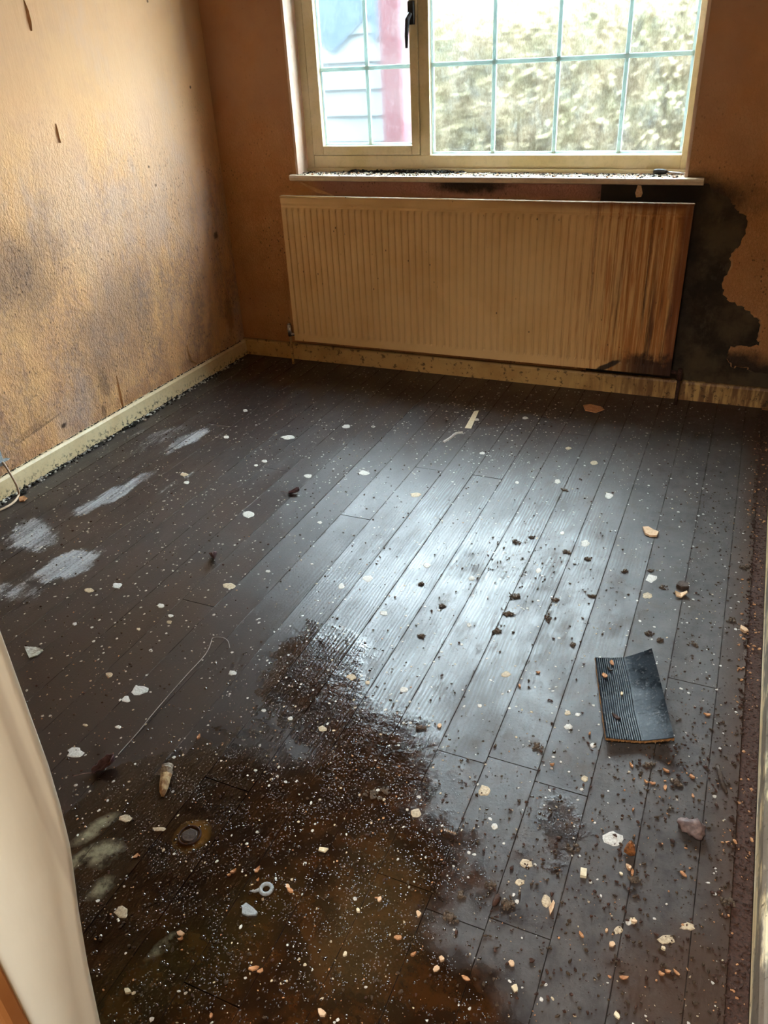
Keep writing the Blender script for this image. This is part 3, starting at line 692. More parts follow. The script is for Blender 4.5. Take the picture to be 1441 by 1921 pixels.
rchild('convector_fins', join([box(x, x + .0015, RY + .018, RY + .052, RZ0 + .05, RZ1 - .05) for x in np.arange(RX0 + .05, RX1 - .04, .025)]), M['rad'])
for bx in (.70, 1.88): rchild('bracket', box(bx, bx + .03, RY + .018, -.002, .2, .78), M['steel'])
v1 = PL(545, 625, 1, -.085)
rchild('valve', join([tube([(.345, -.085, .150), (.345, -.085, .175), (.345, -.085, .212)], [.011, .013, .012], 10), tube([(.345, -.085, .160), (.385, -.085, .160)], .009, 8), tube([(.345, -.085, .212), (.345, -.085, .218)], [.010, .008], 10)]), M['steel'], True)
rchild('pipe', tube([(.345, -.085, .150), (.345, -.085, .0)], .0065, 8), M['skirt_window'], True)
rchild('valve', join([tube([(2.275, -.085, .115), (2.275, -.085, .150), (2.275, -.085, .165)], [.012, .013, .010], 10), tube([(2.275, -.085, .145), (2.238, -.085, .15)], .009, 8)]), M['rot'], True)
rchild('pipe', tube([(2.275, -.085, .12), (2.275, -.083, .05), (2.275, -.083, .0)], .0075, 8), M['rot'], True)

# ------------------------------------------------------------------ OUTSIDE
M['clad'] = simple('white_weatherboard', (0.13, 0.142, 0.146), (0.11, 0.122, 0.126), 4, .8, .05, spec=.03)
M['felt'] = simple('blue_grey_torn_felt', (0.050, 0.070, 0.090), (0.065, 0.088, 0.105), 8, .8, .2, spec=.03)
M['redpost'] = simple('faded_red_paint', (0.105, 0.045, 0.052), (0.12, 0.07, 0.075), 5, .8, .1, spec=.03)
M['hedge'] = simple('dry_tan_foliage', (0.225, 0.185, 0.125), (0.150, 0.138, 0.085), 3, .9, 0, spec=.0)
M['twig'] = simple('hedge_twigs', (0.07, 0.055, 0.035), (0.05, 0.04, 0.03), 6, .9, 0, spec=.0)
M['grass'] = simple('grass_ground', (0.02, 0.025, 0.01), (0.025, 0.02, 0.012), 6, .9, .2, spec=0.0)
struct('wall_outside_skyblock', join([box(-4, 7, T - .1, T, H + .1, 5.6), box(-4, -.15, T - .1, T, -.3, H + .1), box(XR + .15, 7, T - .1, T, -.3, H + .1)]), M['clad'])  # upper storey added out of view to keep sky light off the hedge
gr = struct('ground', box(-7, 9, T, 12, -.35, -.25), M['grass'])
BLD = empty('outbuilding', (-1.6, 3.3, -.25)); tag(BLD, 'white boarded outbuilding seen through the left casement', 'building')
for i in range(14):
    z0 = i*.20
    mesh('cladding_board', *extrude([(0, z0), (-.022, z0), (-.006, z0 + .21), (0, z0 + .21)], -2.0, 1.12, 'x'), M['clad'], BLD)
mesh('corner_board', *box(1.12, 1.22, -.04, .06, 0, 2.8), M['clad'], BLD)
mesh('wall_body', *box(-2.0, 1.12, .001, .15, 0, 2.8), M['clad'], BLD)
fp = [(.10, 1.25), (.22, 1.45), (.30, 1.62), (.55, 1.60), (.72, 1.9), (1.10, 1.95), (1.11, 1.30), (1.0, 1.18), (.95, 1.38), (.75, 1.22), (.62, 1.12), (.5, 1.22), (.35, 1.3)]
fp = [(a, b + .55) for a, b in fp]
k = len(fp)
mesh('torn_felt', [(a, -.025, b) for a, b in fp] + [(a, -.030, b) for a, b in fp], [tuple(range(2*k-1, k-1, -1))] + [(i, (i+1) % k, k+(i+1) % k, k+i) for i in range(k)], M['felt'], BLD)
PO = mesh('post', *box(-.09, .09, -.09, .09, 0, 2.7), M['redpost'], None, False, (-.20, 2.75, -.25)); bevel(PO, .01)
tag(PO, 'faded red timber post outside, right of the white outbuilding', 'post')
HG = empty('hedge', (.55, 5.4, -.25)); tag(HG, 'tan leafy hedge outside behind the wide right-hand window', 'hedge')
rg = random.Random(3); V, Fc = [], []
for i in range(12000):
    x, y = rg.uniform(-1.75, 2.6), rg.gauss(0, .22); z = rg.uniform(.02, 2.16 + .12*math.sin(x*3.1) + .08*math.sin(x*7.7))
    a, b_ = rg.uniform(0, 6.28), rg.uniform(-1.0, 1.0); l, w = rg.uniform(.04, .085), rg.uniform(.014, .03)
    d = np.array([math.cos(a)*math.cos(b_), math.sin(a)*math.cos(b_), math.sin(b_)]); e = np.cross(d, [rg.uniform(-1, 1), rg.uniform(-1, 1), 1.2]); e /= np.linalg.norm(e)
    c = np.array([x, y, z]); n0 = len(V); V += [c, c + d*l*.5 + e*w, c + d*l, c + d*l*.5 - e*w]; Fc.append((n0, n0+1, n0+2, n0+3))
fo = mesh('foliage', V, Fc, M['hedge'], HG); fo['kind'] = 'stuff'
core = []
for i in range(46):
    x = -1.75 + 4.4*i/45; v, f = lump(2, .17, .20, .55 + .06*math.sin(i*1.7), rg, .18)
    core.append(moved((v, f), (x, .12 + rg.uniform(-.05, .05), 0))); core.append(moved((v, f), (x + .04, .14, .62))); core.append(moved((v, f), (x - .03, .14, 1.15)))
cf = mesh('dense_foliage', *join(core), M['hedge'], HG, True); cf['kind'] = 'stuff'
tw = []
for i in range(130):
    x, y = rg.uniform(-1.7, 2.5), rg.uniform(-.18, .18); p = [(x, y, 0)]
    for s in range(1, 6): p.append((x + rg.gauss(0, .09)*s*.5, y + rg.gauss(0, .05), s*.37))
    tw.append(tube(p, [.012, .010, .008, .006, .005, .003], 5))
st_ = mesh('stems', *join(tw), M['twig'], HG); st_['kind'] = 'stuff'

# ------------------------------------------------------------------ THINGS: the bent black vinyl piece
def mk_vinyl():
    t = NT('black_vinyl'); X = t.xyz(); a = t.noise(14, 4); b = t.noise(120, 3)
    c = t.mix(t.ss(a, .4, .6), (0.007, 0.010, 0.014), (0.018, 0.024, 0.031))
    c = t.mix(t.mul(t.ss(b, .58, .66), .5), c, (0.10, 0.10, 0.10))
    t.bsdf(c, t.mixf(t.ss(a, .2, .8), .22, .34), t.bump(b, .3, .0015), spec=.07); return t.m
M['vinyl'] = mk_vinyl()
M['backing'] = simple('brown_fibre_backing', (0.34, 0.17, 0.06), (0.20, 0.09, 0.03), 150, .85, .6)
def vinyl():
    # control rows from the far edge to the near edge: left edge, crease, right edge
    rows = [(F(1117, 1233, .016), F(1171, 1233, .008), F(1223, 1216, .050)),
            (F(1124, 1290, .014), F(1184, 1288, .006), F(1240, 1280, .040)),
            (F(1131, 1340, .017), F(1192, 1338, .009), F(1253, 1335, .040)),
            (F(1137, 1383, .026), F(1205, 1389, .017), F(1265, 1383, .044))]
    NU, NV = 120, 14; G = []
    for j in range(NV + 1):
        v = j/NV*3; i0 = min(2, int(v)); fv = v - i0
        L, C, Rr = (np.array(rows[i0][k])*(1-fv) + np.array(rows[i0+1][k])*fv for k in range(3))
        for i in range(NU + 1):
            u = i/NU
            b0, b1, b2 = (1-u)**2, 2*u*(1-u), u*u
            ctl = 2*C - .5*(L + Rr)
            p = b0*L + b1*ctl + b2*Rr
            q = L + (C - L)*min(1, u*2) + (Rr - C)*max(0, u*2 - 1); p = .45*p + .55*q
            rib = .0007*(1 if (i % 4 == 1) else 0) if (u < .52 and .02 < u) else 0
            G.append(p + np.array([0, 0, rib]))
    return G, NU, NV
G, NU, NV = vinyl()
c0 = np.mean(G, axis=0); c0[2] = 0
VN = empty('vinyl_offcut', tuple(c0)); tag(VN, 'bent black ribbed vinyl offcut with brown fibre edge lying on the floorboards', 'flooring offcut')
idx = lambda i, j: j*(NU+1)+i
quads = [(idx(i, j), idx(i, j+1), idx(i+1, j+1), idx(i+1, j)) for j in range(NV) for i in range(NU)]
top = [g - c0 for g in G]
mesh('wear_layer', top + [p - np.array([0, 0, .002]) for p in top], quads + [tuple(len(top)+k for k in q[::-1]) for q in quads], M['vinyl'], VN, True)
rim = [idx(i, 0) for i in range(NU+1)] + [idx(NU, j) for j in range(1, NV+1)] + [idx(i, NV) for i in range(NU-1, -1, -1)] + [idx(0, j) for j in range(NV-1, 0, -1)]
bt = [p - np.array([0, 0, .0022]) for p in top]; nb = len(top)
rv = random.Random(5)
bb = [p - np.array([rv.uniform(-.0015, .0015), rv.uniform(-.0015, .0015), .0065 + rv.uniform(0, .001)]) for p in top]
mesh('fibre_backing', [p * np.array([1.008, 1.008, 1]) for p in bt] + [p * np.array([1.012, 1.012, 1]) for p in bb], quads + [tuple(nb+k for k in q[::-1]) for q in quads] + [(rim[k], rim[(k+1) % len(rim)], nb+rim[(k+1) % len(rim)], nb+rim[k]) for k in range(len(rim))], M['backing'], VN)

# ------------------------------------------------------------------ THINGS: single pieces on the floor
def thing(name, vf, mat, loc, a, label, cat, group=None, smooth=False):
    o = mesh(name, vf[0], vf[1], mat, None, smooth, loc); o.rotation_euler = (0, 0, a); tag(o, label, cat, group); return o
r2 = random.Random(21)
# rotten wood fragment: segmented, tapering
p0, p1 = np.array(F(306, 1495)), np.array(F(316, 1443)); L = np.linalg.norm(p1-p0)
ang = math.atan2(*(p1-p0)[1::-1]) if False else math.atan2((p1-p0)[1], (p1-p0)[0])
wf = empty('wood_fragment', tuple(p0), ang); tag(wf, 'tapered pale rotten wood fragment with a grey ringed end', 'wood fragment')
ring = lambda x, r, z: [(x, r*math.cos(q)*1.25*(1+r2.uniform(-.12, .12)), z + r*math.sin(q)*(1+r2.uniform(-.1, .1))) for q in [2*math.pi*i/10 for i in range(10)]]
def rings_mesh(seq):
    V = sum([ring(x, r, max(r, .004)) for x, r in seq], []); n = 10
    Fc = [(i*n+k, i*n+(k+1) % n, (i+1)*n+(k+1) % n, (i+1)*n+k) for i in range(len(seq)-1) for k in range(n)]
    return V, Fc + [tuple(range(n-1, -1, -1)), tuple(range((len(seq)-1)*n, len(seq)*n))]
M['rotwood'] = simple('pale_rotten_wood', (0.52, 0.38, 0.20), (0.22, 0.12, 0.05), 90, .8, .6)
M['rotwood_grey'] = simple('grey_rotten_wood', (0.46, 0.43, 0.36), (0.22, 0.19, 0.15), 160, .8, .6)
mesh('shaft', *rings_mesh([(0, .003), (L*.12, .006), (L*.3, .008), (L*.5, .0095), (L*.68, .010)]), M['rotwood'], wf)
mesh('ringed_end', *rings_mesh([(L*.69, .0105), (L*.75, .0118), (L*.80, .0098), (L*.86, .0116), (L*.92, .0100), (L*1.0, .0112)]), M['rotwood_grey'], wf)
# curled dry leaves with stalks
def leaf(px, py, size, a, label, lift=.02):
    r = random.Random(int(px)); p = F(px, py)
    t = empty('dry_leaf', p, a); tag(t, label, 'leaf')
    n, V, Fc = 8, [], []
    for i in range(n+1):
        u = i/n; w = size*.42*math.sin(math.pi*min(1, u*.95+.03))**.7*(1 + .25*math.sin(u*19))
        for j in range(-3, 4):
            q = j/3; V.append(((u-.5)*size, q*w*(1-.35*abs(q)), .0012 + lift*abs(q)**1.5*(.5+.5*u) + lift*.5*u*u + .002*math.sin(9*q+7*u)))
    for i in range(n):
        for j in range(6): Fc.append((i*7+j, i*7+j+1, (i+1)*7+j+1, (i+1)*7+j))
    b = mesh('blade', V, Fc, M['leaf'], t, True); s = b.modifiers.new('s', 'SOLIDIFY'); s.thickness = .0012
    mesh('stalk', *tube(smoothpath([(-.45*size, 0, .002), (-.7*size, .06*size, .006), (-.95*size, .02*size, .012), (-1.2*size, .10*size, .010)], 4), .0011, 5), M['lumpm'], t)
leaf(402, 1049, .045, -.9, 'curled dark purple dry leaf with a long stalk, left of the worn pale boards', .028)
leaf(552, 926, .042, .5, 'small purple dry leaf nearest the radiator', .016)
leaf(196, 1443, .055, .9, 'crumpled purple dry leaf nearest the cream door lining', .022)
thing('lump', lump(2, .026, .020, .016, r2, .22), M['lumpm'], F(1297, 1560), .9 + math.pi/2, 'rounded mauve brown lump below the vinyl offcut, near the right skirting', 'lump', smooth=True)
def poly_at(pix, z=0.0):
    P = np.array([F(*q)[:2] for q in pix]); c = P.mean(0); return [tuple(p - c) for p in P], (float(c[0]), float(c[1]), z)
def chip(pix, th, mat, name, label, cat, curl=.0, tilt=0.0, group=None):
    pts, c = poly_at(pix)
    A = sum(pts[i][0]*pts[(i+1) % len(pts)][1]-pts[(i+1) % len(pts)][0]*pts[i][1] for i in range(len(pts)))
    if A < 0: pts = pts[::-1]
    return thing(name, flake(pts, th, curl, tilt), mat, c, 0, label, cat, group)
chip([(1205, 992), (1216, 990), (1226, 996), (1236, 1001), (1232, 1008), (1219, 1007), (1210, 1003)], .006, M['peach'], 'plaster_flake', 'peach plaster flake, the largest pale chip right of centre', 'plaster flake', .003)
chip([(1089, 1631), (1101, 1633), (1100, 1648), (1088, 1646)], .007, M['ivory'], 'square_chip', 'small square ivory chip on the grey boards', 'chip')
chip([(1038, 1690), (1041, 1697), (1038, 1708), (1032, 1718), (1029, 1707), (1033, 1700)], .004, M['peach'], 'pointed_shard', 'pointed peach shard just right of a pale paint smear', 'shard', .004)
chip([(455, 1700), (462, 1695), (475, 1704), (484, 1713), (481, 1718), (464, 1719), (454, 1715)], .004, M['grey'], 'grey_shard', 'grey speckled three-cornered shard lying on the wet boards', 'shard')
chip([(1272, 1096), (1280, 1094), (1291, 1099), (1292, 1106), (1278, 1106), (1268, 1102)], .010, M['bark'], 'bark_piece', 'dark piece of bark beside an orange shaving', 'bark', .002)
chip([(1265, 1116), (1276, 1114), (1288, 1114), (1289, 1118), (1278, 1122), (1268, 1122)], .004, M['peach'], 'wood_shaving', 'curled peach wood shaving just below the dark bark', 'shaving', .012)
chip([(600, 1594), (610, 1592), (617, 1598), (610, 1601), (598, 1599)], .004, M['ivory'], 'curled_flake', 'white curled flake on the wet boards right of the amber ring', 'flake', .008)
chip([(1094, 762), (1108, 759), (1128, 764), (1134, 770), (1118, 775), (1098, 771)], .003, M['chip'], 'paper_scrap', 'orange brown paper scrap on the dark floor below the radiator', 'paper scrap', .003)
chip([(872, 803), (890, 771), (899, 770), (884, 804)], .0012, M['ivory'], 'tape_strip', 'straight cream strip of tape on the floor below the radiator', 'tape')
chip([(46, 1216), (68, 1215), (82, 1221), (70, 1231), (55, 1236)], .003, M['rotwood_grey'], 'paper_flake', 'grey pointed flake beside the upper door lining', 'flake', .004)
chip([(1389, 1176), (1400, 1182), (1404, 1187), (1396, 1188), (1388, 1182)], .008, M['peach'], 'plaster_crumb', 'pink plaster crumb at the edge of the dirt-filled gap', 'plaster crumb')
thing('lump', lump(1, .012, .012, .014, r2, .3), M['rust_lump'], F(1181, 1600), 0, 'orange brown crumbly lump right of the ivory square chip', 'lump')
thing('seed_pod', lump(1, .006, .015, .006, r2, .05), M['rot'], F(931, 1691), -.1, 'glossy dark brown oval seed pod on the boards', 'seed pod', smooth=True)
# ring eyelet with a tail
c = F(500, 1670); er = empty('eyelet', c, .4); tag(er, 'small grey metal eyelet with a short tail on the wet boards', 'eyelet')
mesh('ring', *tube([(.011*math.cos(q), .011*math.sin(q), .004) for q in [2*math.pi*i/16 for i in range(17)]], .004, 7, False), M['grey'], er, True)
mesh('tail', *tube([(-.012, 0, .003), (-.022, -.004, .003), (-.032, -.003, .003)], [.004, .003, .001], 6), M['grey'], er, True)
# bolt-like screw
a, b = np.array(F(834, 1557, .005)), np.array(F(858, 1566, .005)); sc = empty('screw', tuple((a[0], a[1], 0.0))); tag(sc, 'short silver screw lying on the grey boards', 'screw')
d = b - a
mesh('shank', *tube([(0, 0, .005)] + [tuple(d*k/12 + np.array([0, 0, .005])) for k in range(1, 13)], [.0035 + .0012*(k % 2) for k in range(12)] + [.001], 8), M['steel'], sc)
mesh('head', *tube([tuple(-d*.10 + np.array([0, 0, .006])), tuple(d*.02 + np.array([0, 0, .005]))], [.007, .004], 10), M['steel'], sc)
# amber ring-shaped residue
c = F(356, 1568); ab = empty('amber_ring', c); tag(ab, 'dark ring of dried residue in an amber stain on the boards', 'residue')
mesh('rim', *tube([(.023*math.cos(q), .023*math.sin(q), .002) for q in [2*math.pi*i/20 for i in range(21)]], .0022, 6, False), M['rot'], ab, True)
mesh('centre', *splat(outline(r2, .019, .019, 12, .1), .002), M['bark'], ab)
# twig and strand
thing('twig', tube([(-.035, .012, .004), (-.012, .004, .006), (.012, -.006, .006), (.036, -.010, .004)], [.004, .005, .005, .003], 6), M['bark'], F(1353, 1464), -.95, 'short brown twig beside the dirt-filled gap at the right', 'twig', smooth=True)
pts = [F(*q, .002) for q in ((222, 1415), (262, 1370), (290, 1335), (345, 1272), (385, 1228), (396, 1205), (400, 1196), (418, 1196), (428, 1203), (431, 1215))]
thing('thread', tube(smoothpath(pts, 4), .0009, 5), M['thread'], (0, 0, 0), 0, 'long thin pale thread trailing over the left boards', 'thread')
thing('paint_smear_strip', tube(smoothpath([F(832, 829, .002), F(845, 821, .003), F(855, 813, .003), F(868, 811, .002)], 4), .006, 6), M['paint_white'], (0, 0, -.002), 0, 'white streak of dried filler left of the tape strip', 'filler')

# pieces lying on the vinyl
def on_vinyl(px, py):
    best = min(G, key=lambda g: abs((g-CAM)@RT/((g-CAM)@FW)*F_PX + W_PX/2 - px) + abs(-(g-CAM)@UP/((g-CAM)@FW)*F_PX + H_PX/2 - py)); return tuple(best + np.array([0, 0, .0003]))
for px, py, mat, s, nm, lb, ct in ((1148, 1250, 'chip', .010, 'wood_chip', 'topmost orange wood chip on the black vinyl offcut', 'wood chip'), (1134, 1268, 'chip', .012, 'wood_chip', 'long orange wood chip by the left edge of the vinyl offcut', 'wood chip'),
        (1144, 1257, 'mould', .008, 'soil_crumb', 'black crumb between two orange chips on the vinyl offcut', 'crumb'), (1156, 1342, 'rot', .011, 'bark_curl', 'brown bark curl on the lower part of the vinyl offcut', 'bark'), (1167, 1306, 'ivory', .007, 'wood_sliver', 'small yellow sliver mid-way on the vinyl offcut', 'sliver')):
    thing(nm, flake(outline(r2, s, s*.5, 7, .3), .003, .003), M[mat], on_vinyl(px, py), r2.uniform(0, 3), lb, ct)

# soil clods
CL = [(970, 1018, .024, .014), (998, 1008, .013, .010), (1062, 1036, .017, .013), (1104, 1049, .016, .013), (968, 1120, .028, .018), (955, 1152, .022, .012), (932, 1184, .018, .014), (1042, 1126, .014, .010), (1028, 1160, .012, .022), (1172, 1072, .010, .010), (1246, 1103, .017, .014), (1222, 1071, .012, .010), (1111, 1119, .012, .008), (790, 1096, .010, .008), (790, 1193, .016, .010), (830, 1137, .012, .008), (1218, 1189, .016, .012), (1238, 1202, .012, .010), (1302, 1209, .016, .014), (1075, 1210, .010, .012), (1371, 1163, .018, .014), (1397, 1065, .018, .016), (700, 1492, .030, .015), (722, 1485, .014, .010), (1005, 1400, .020, .012), (1270, 1470, .014, .010), (1218, 1436, .016, .010), (953, 1700, .018, .016), (920, 1660, .014, .010), (865, 1680, .012, .010), (845, 1722, .018, .012), (1075, 1590, .014, .012), (1190, 1650, .012, .010), (1365, 1690, .016, .014), (790, 1365, .020, .008), (1060, 920, .022, .006)]
LM = [(1190, 1310, 'the black vinyl offcut'), (1220, 1000, 'the big peach plaster flake'), (1280, 1101, 'the dark bark piece'), (1297, 1560, 'the mauve lump'), (1094, 1640, 'the ivory square chip'), (931, 1691, 'the brown seed pod'), (1034, 1703, 'the pointed peach shard'), (845, 1561, 'the silver screw'), (467, 1708, 'the grey shard'), (500, 1670, 'the metal eyelet'), (356, 1568, 'the amber ring'), (310, 1468, 'the rotten wood fragment'), (1150, 1574, 'the broad white paint splash'), (909, 1483, 'the round cream paint splash'), (1353, 1464, 'the brown twig'), (605, 1597, 'the white curled flake'), (1250, 1762, 'the ragged pale splash lower right'), (880, 1172, 'the white spot on the pale boards'), (970, 1018, 'the crusty soil patch on the pale boards')]
ORD = ['nearest', 'second nearest', 'third nearest', 'fourth nearest', 'fifth nearest', 'sixth nearest', 'seventh nearest', 'eighth nearest', 'ninth nearest', 'tenth nearest']
def labels_for(pts, noun):
    who, out = {}, [None]*len(pts)
    for i, (px, py) in enumerate(pts):
        d, lx, ly, nm = min((math.hypot(px-a, py-b), a, b, n) for a, b, n in LM if (a, b) != (px, py))
        side = ('right of' if px > lx else 'left of') if abs(px-lx) > abs(py-ly) else ('below' if py > ly else 'above')
        who.setdefault((nm, side), []).append((d, i))
    for (nm, side), L_ in who.items():
        L_.sort()
        for k, (d, i) in enumerate(L_):
            out[i] = f'{noun} {side} {nm}' + (f', {ORD[k]}' if len(L_) > 1 else '')
    return out
lbl = labels_for([c[:2] for c in CL], 'small dark soil clod')
for (px, py, rx, ry), lb in zip(CL, lbl):
    cl_ = []
    for _ in range(int(10 + 500*rx)):
        q, rr_ = r2.uniform(0, 6.28), r2.random()**.6; s_ = r2.uniform(.0018, .0048)*(1.3 - .6*rr_)
        cl_.append(crumb(rx*.8*rr_*math.cos(q), ry*.9*rr_*math.sin(q), 0, s_*r2.uniform(.8, 1.7), s_, s_*.75, r2.uniform(0, 3), r2))
    o = thing('soil_clod', join(cl_), M['soil2'], F(px, py), r2.uniform(-.4, .4), lb, 'clod', 'soil clods on the floorboards')
# wood chips and plaster crumbs
CH = [(1036, 1436), (1250, 1447), (1256, 1431), (1185, 1437), (1106, 1378), (1248, 1478), (1225, 1470), (1298, 1458), (1300, 1494), (1212, 1468), (1188, 1520), (1186, 1640), (1180, 1632), (1252, 1823), (1270, 1826), (1240, 1828), (874, 1836), (1327, 1342), (373, 1383), (748, 1760), (482, 1633), (430, 1642), (438, 1636), (484, 1652), (545, 1672), (776, 1792), (396, 1906), (340, 1762), (489, 1822), (476, 1818), (1282, 1640), (1090, 1755), (1170, 1835), (256, 1606), (1010, 1262), (975, 1288)]
for (px, py), lb in zip(CH, labels_for(CH, 'tiny orange wood chip')):
    a = r2.uniform(0, 3.1); s = r2.uniform(.004, .0085)
    thing('wood_chip', flake(outline(r2, s, s*.45, 7, .3), r2.uniform(.002, .005), r2.uniform(0, .004)), M['chip'], F(px, py), a, lb, 'wood chip', 'wood chips on the floorboards')
PC = [(1165, 1640), (1180, 1628), (1138, 1746), (1148, 1772), (1244, 1780), (1190, 1730), (785, 1715), (825, 1362), (672, 1709), (540, 1664), (339, 1752), (648, 1790), (829, 1800), (820, 1818), (966, 1855), (604, 1900), (1157, 1905), (240, 1860), (712, 1688), (960, 1808)]
for (px, py), lb in zip(PC, labels_for(PC, 'tiny pale plaster crumb')):
    s = r2.uniform(.0035, .0075)
    thing('plaster_crumb', flake(outline(r2, s, s*.7, 7, .3), r2.uniform(.003, .006)), M['peach' if r2.random() < .5 else 'ivory'], F(px, py), r2.uniform(0, 3), lb, 'plaster crumb', 'pale plaster crumbs')

# ------------------------------------------------------------------ paint splashes: dried onto the boards, parts of the floor
SP = [(262, 1295, 18, 9, 0), (237, 1312, 8, 7, 0), (141, 1412, 16, 12, 0), (437, 1262, 9, 5, 0), (302, 1136, 8, 4, 0), (650, 800, 9, 4, 0), (540, 820, 14, 4, 0), (466, 965, 11, 6, 0), (430, 1099, 14, 6, 1), (578, 893, 8, 4, 0), (682, 887, 11, 5, 0), (167, 1107, 9, 5, 1), (220, 1098, 10, 5, 0), (909, 1483, 12, 12, 1), (1150, 1574, 20, 14, 0), (780, 1526, 10, 10, 1), (928, 1550, 7, 7, 0), (1066, 1363, 8, 6, 0), (1084, 1340, 6, 4, 0), (1065, 1337, 6, 5, 1), (1097, 1461, 7, 6, 1), (1112, 1398, 6, 5, 0), (949, 1265, 9, 6, 1), (880, 1172, 5, 4, 0), (758, 1293, 8, 6, 0), (900, 1324, 5, 4, 0), (690, 1280, 5, 4, 1), (1046, 903, 7, 5, 0), (1142, 930, 8, 6, 0), (1098, 1019, 9, 7, 0), (1115, 868, 7, 4, 1), (1222, 1085, 12, 8, 0), (1215, 1117, 10, 6, 1), (320, 1155, 6, 3, 0), (318, 1167, 5, 4, 1), (283, 1220, 4, 3, 0), (222, 1364, 6, 4, 0), (160, 1360, 5, 3, 1), (229, 1711, 14, 12, 1), (235, 1535, 16, 7, 1), (300, 1555, 14, 5, 1), (205, 1265, 7, 5, 1), (495, 1333, 5, 3, 0), (545, 1348, 6, 4, 0), (605, 1367, 8, 6, 1), (988, 1620, 13, 10, 1), (975, 1655, 10, 7, 1), (1025, 1690, 10, 12, 1), (1160, 1745, 9, 8, 1), (1250, 1762, 18, 10, 1), (1290, 1738, 16, 8, 1), (1187, 1727, 8, 7, 1), (895, 787, 5, 3, 0), (985, 784, 6, 3, 0), (905, 850, 6, 3, 0), (1066, 841, 6, 3, 1), (460, 770, 5, 3, 0), (425, 820, 6, 3, 0), (700, 800, 4, 2, 0), (345, 890, 8, 4, 1), (350, 905, 6, 3, 0), (600, 980, 5, 3, 0), (503, 1072, 5, 3, 0), (780, 928, 12, 5, 1), (640, 1100, 7, 6, 0), (690, 1085, 10, 7, 0), (800, 1060, 8, 5, 0), (720, 1150, 8, 5, 0), (970, 905, 4, 3, 0), (1180, 1730, 6, 6, 0), (660, 1270, 10, 6, 1), (885, 1085, 7, 5, 0), (1010, 1070, 6, 5, 0), (1055, 1000, 5, 4, 0), (496, 865, 5, 3, 0), (480, 873, 4, 2, 0), (585, 1058, 4, 2, 0), (260, 1180, 4, 3, 1), (140, 1170, 5, 3, 0)]
r3 = random.Random(11)
for px, py, wx, wy, c in SP:
    n = 12; pix = [(px + wx*math.cos(q)*r3.uniform(.7, 1.15), py + wy*math.sin(q)*r3.uniform(.7, 1.15)) for q in [-2*math.pi*i/n for i in range(n)]]
    pts, cc = poly_at(pix)
    mesh('paint_splash', *splat(pts, .0008), M['paint_cream' if c else 'paint_white'], FL, False, (cc[0], cc[1], -.0004))

# ------------------------------------------------------------------ uncountable specks and crumbs
def inside_img(x, y):
    d = np.array([x, y, 0]) - CAM; w = d @ FW
    return W_PX/2 + F_PX*(d @ RT)/w, H_PX/2 - F_PX*(d @ UP)/w
def scatter(n, rnd, dens, x0=.03, x1=2.62, y0=-3.2, y1=-.05):
    out = []
    while len(out) < n:
        x, y = rnd.uniform(x0, x1), rnd.uniform(y0, y1)
        if rnd.random() < dens(x, y): out.append((x, y))
    return out
def clump(x, y): return .5 + .5*math.sin(x*9.1 + 2*math.sin(y*5.3))*math.sin(y*8.3 + 1.7*math.sin(x*6.1))
r4 = random.Random(31)
def specks(name, n, dens, mat, rmin, rmax, label, h=.0005):
    P = []
    for x, y in scatter(n, r4, dens):
        s = rmin + (rmax - rmin)*r4.random()**3
        n_ = 6; pts = outline(r4, s, s*r4.uniform(.6, 1), n_, .25)
        P.append(moved(([(a, b, 0) for a, b in pts] + [(a*.7, b*.7, h) for a, b in pts], [(i, (i+1) % n_, n_+(i+1) % n_, n_+i) for i in range(n_)] + [tuple(range(n_, 2*n_))]), (x, y, -.0004), r4.uniform(0, 3)))
    o = mesh(name, *join(P), mat, FL); o['kind'] = 'stuff'; o['label'] = label; return o
specks('paint_specks', 8000, lambda x, y: (.35 + .65*clump(x, y))*(1 if y > -2.3 else .55)*(.65 if x > 1.9 else 1), M['paint_white'], .0006, .0050, 'fine white paint specks dried on the boards')
specks('paint_specks', 1800, lambda x, y: .3 + .7*clump(y, x), M['paint_cream'], .0006, .0042, 'fine cream paint specks dried on the boards')
def crumbs(name, n, dens, mat, smin, smax, label, cat, flat=.6, box_=None):
    P = []
    kw = dict(zip(('x0', 'x1', 'y0', 'y1'), box_)) if box_ else {}
    for x, y in scatter(n, r4, dens, **kw):
        s = smin + (smax - smin)*r4.random()**2.5
        P.append(crumb(x, y, 0.0, s*r4.uniform(.8, 1.4), s*r4.uniform(.6, .9), s*flat, r4.uniform(0, 3.1), r4))
    o = mesh(name, *join(P), mat); tag(o, label, cat, kind='stuff'); return o
def near(px, py, r): 
    c = F(px, py); return lambda x, y: math.exp(-((x-c[0])**2 + (y-c[1])**2)/(r*r))
g1, g2, g3, g4 = near(1290, 1430, .16), near(1010, 1060, .22), near(950, 1680, .2), near(1250, 1750, .25)
crumbs('soil_crumbs', 5200, lambda x, y: min(1, .05 + 1.3*g1(x, y) + .40*g2(x, y) + .3*g3(x, y) + .25*g4(x, y) + (.35 if x > 2.45 and y < -.8 else 0) + (.10 if y < -2.2 else 0)), M['soil'], .0007, .0042, 'fine dark soil crumbs strewn over the right side of the floor', 'crumbs')
crumbs('rot_crumbs', 1500, lambda x, y: min(1, .03 + 1.0*g1(x, y) + .3*g3(x, y) + .6*g4(x, y)), M['rot'], .0010, .0046, 'red brown rotten wood crumbs near the vinyl offcut', 'crumbs')
crumbs('wood_crumbs', 1100, lambda x, y: min(1, .04 + .7*g1(x, y) + .45*g4(x, y) + (.25 if y < -2.35 else 0)), M['chip'], .0007, .0030, 'fine orange wood crumbs strewn over the lower floor', 'crumbs', .4)
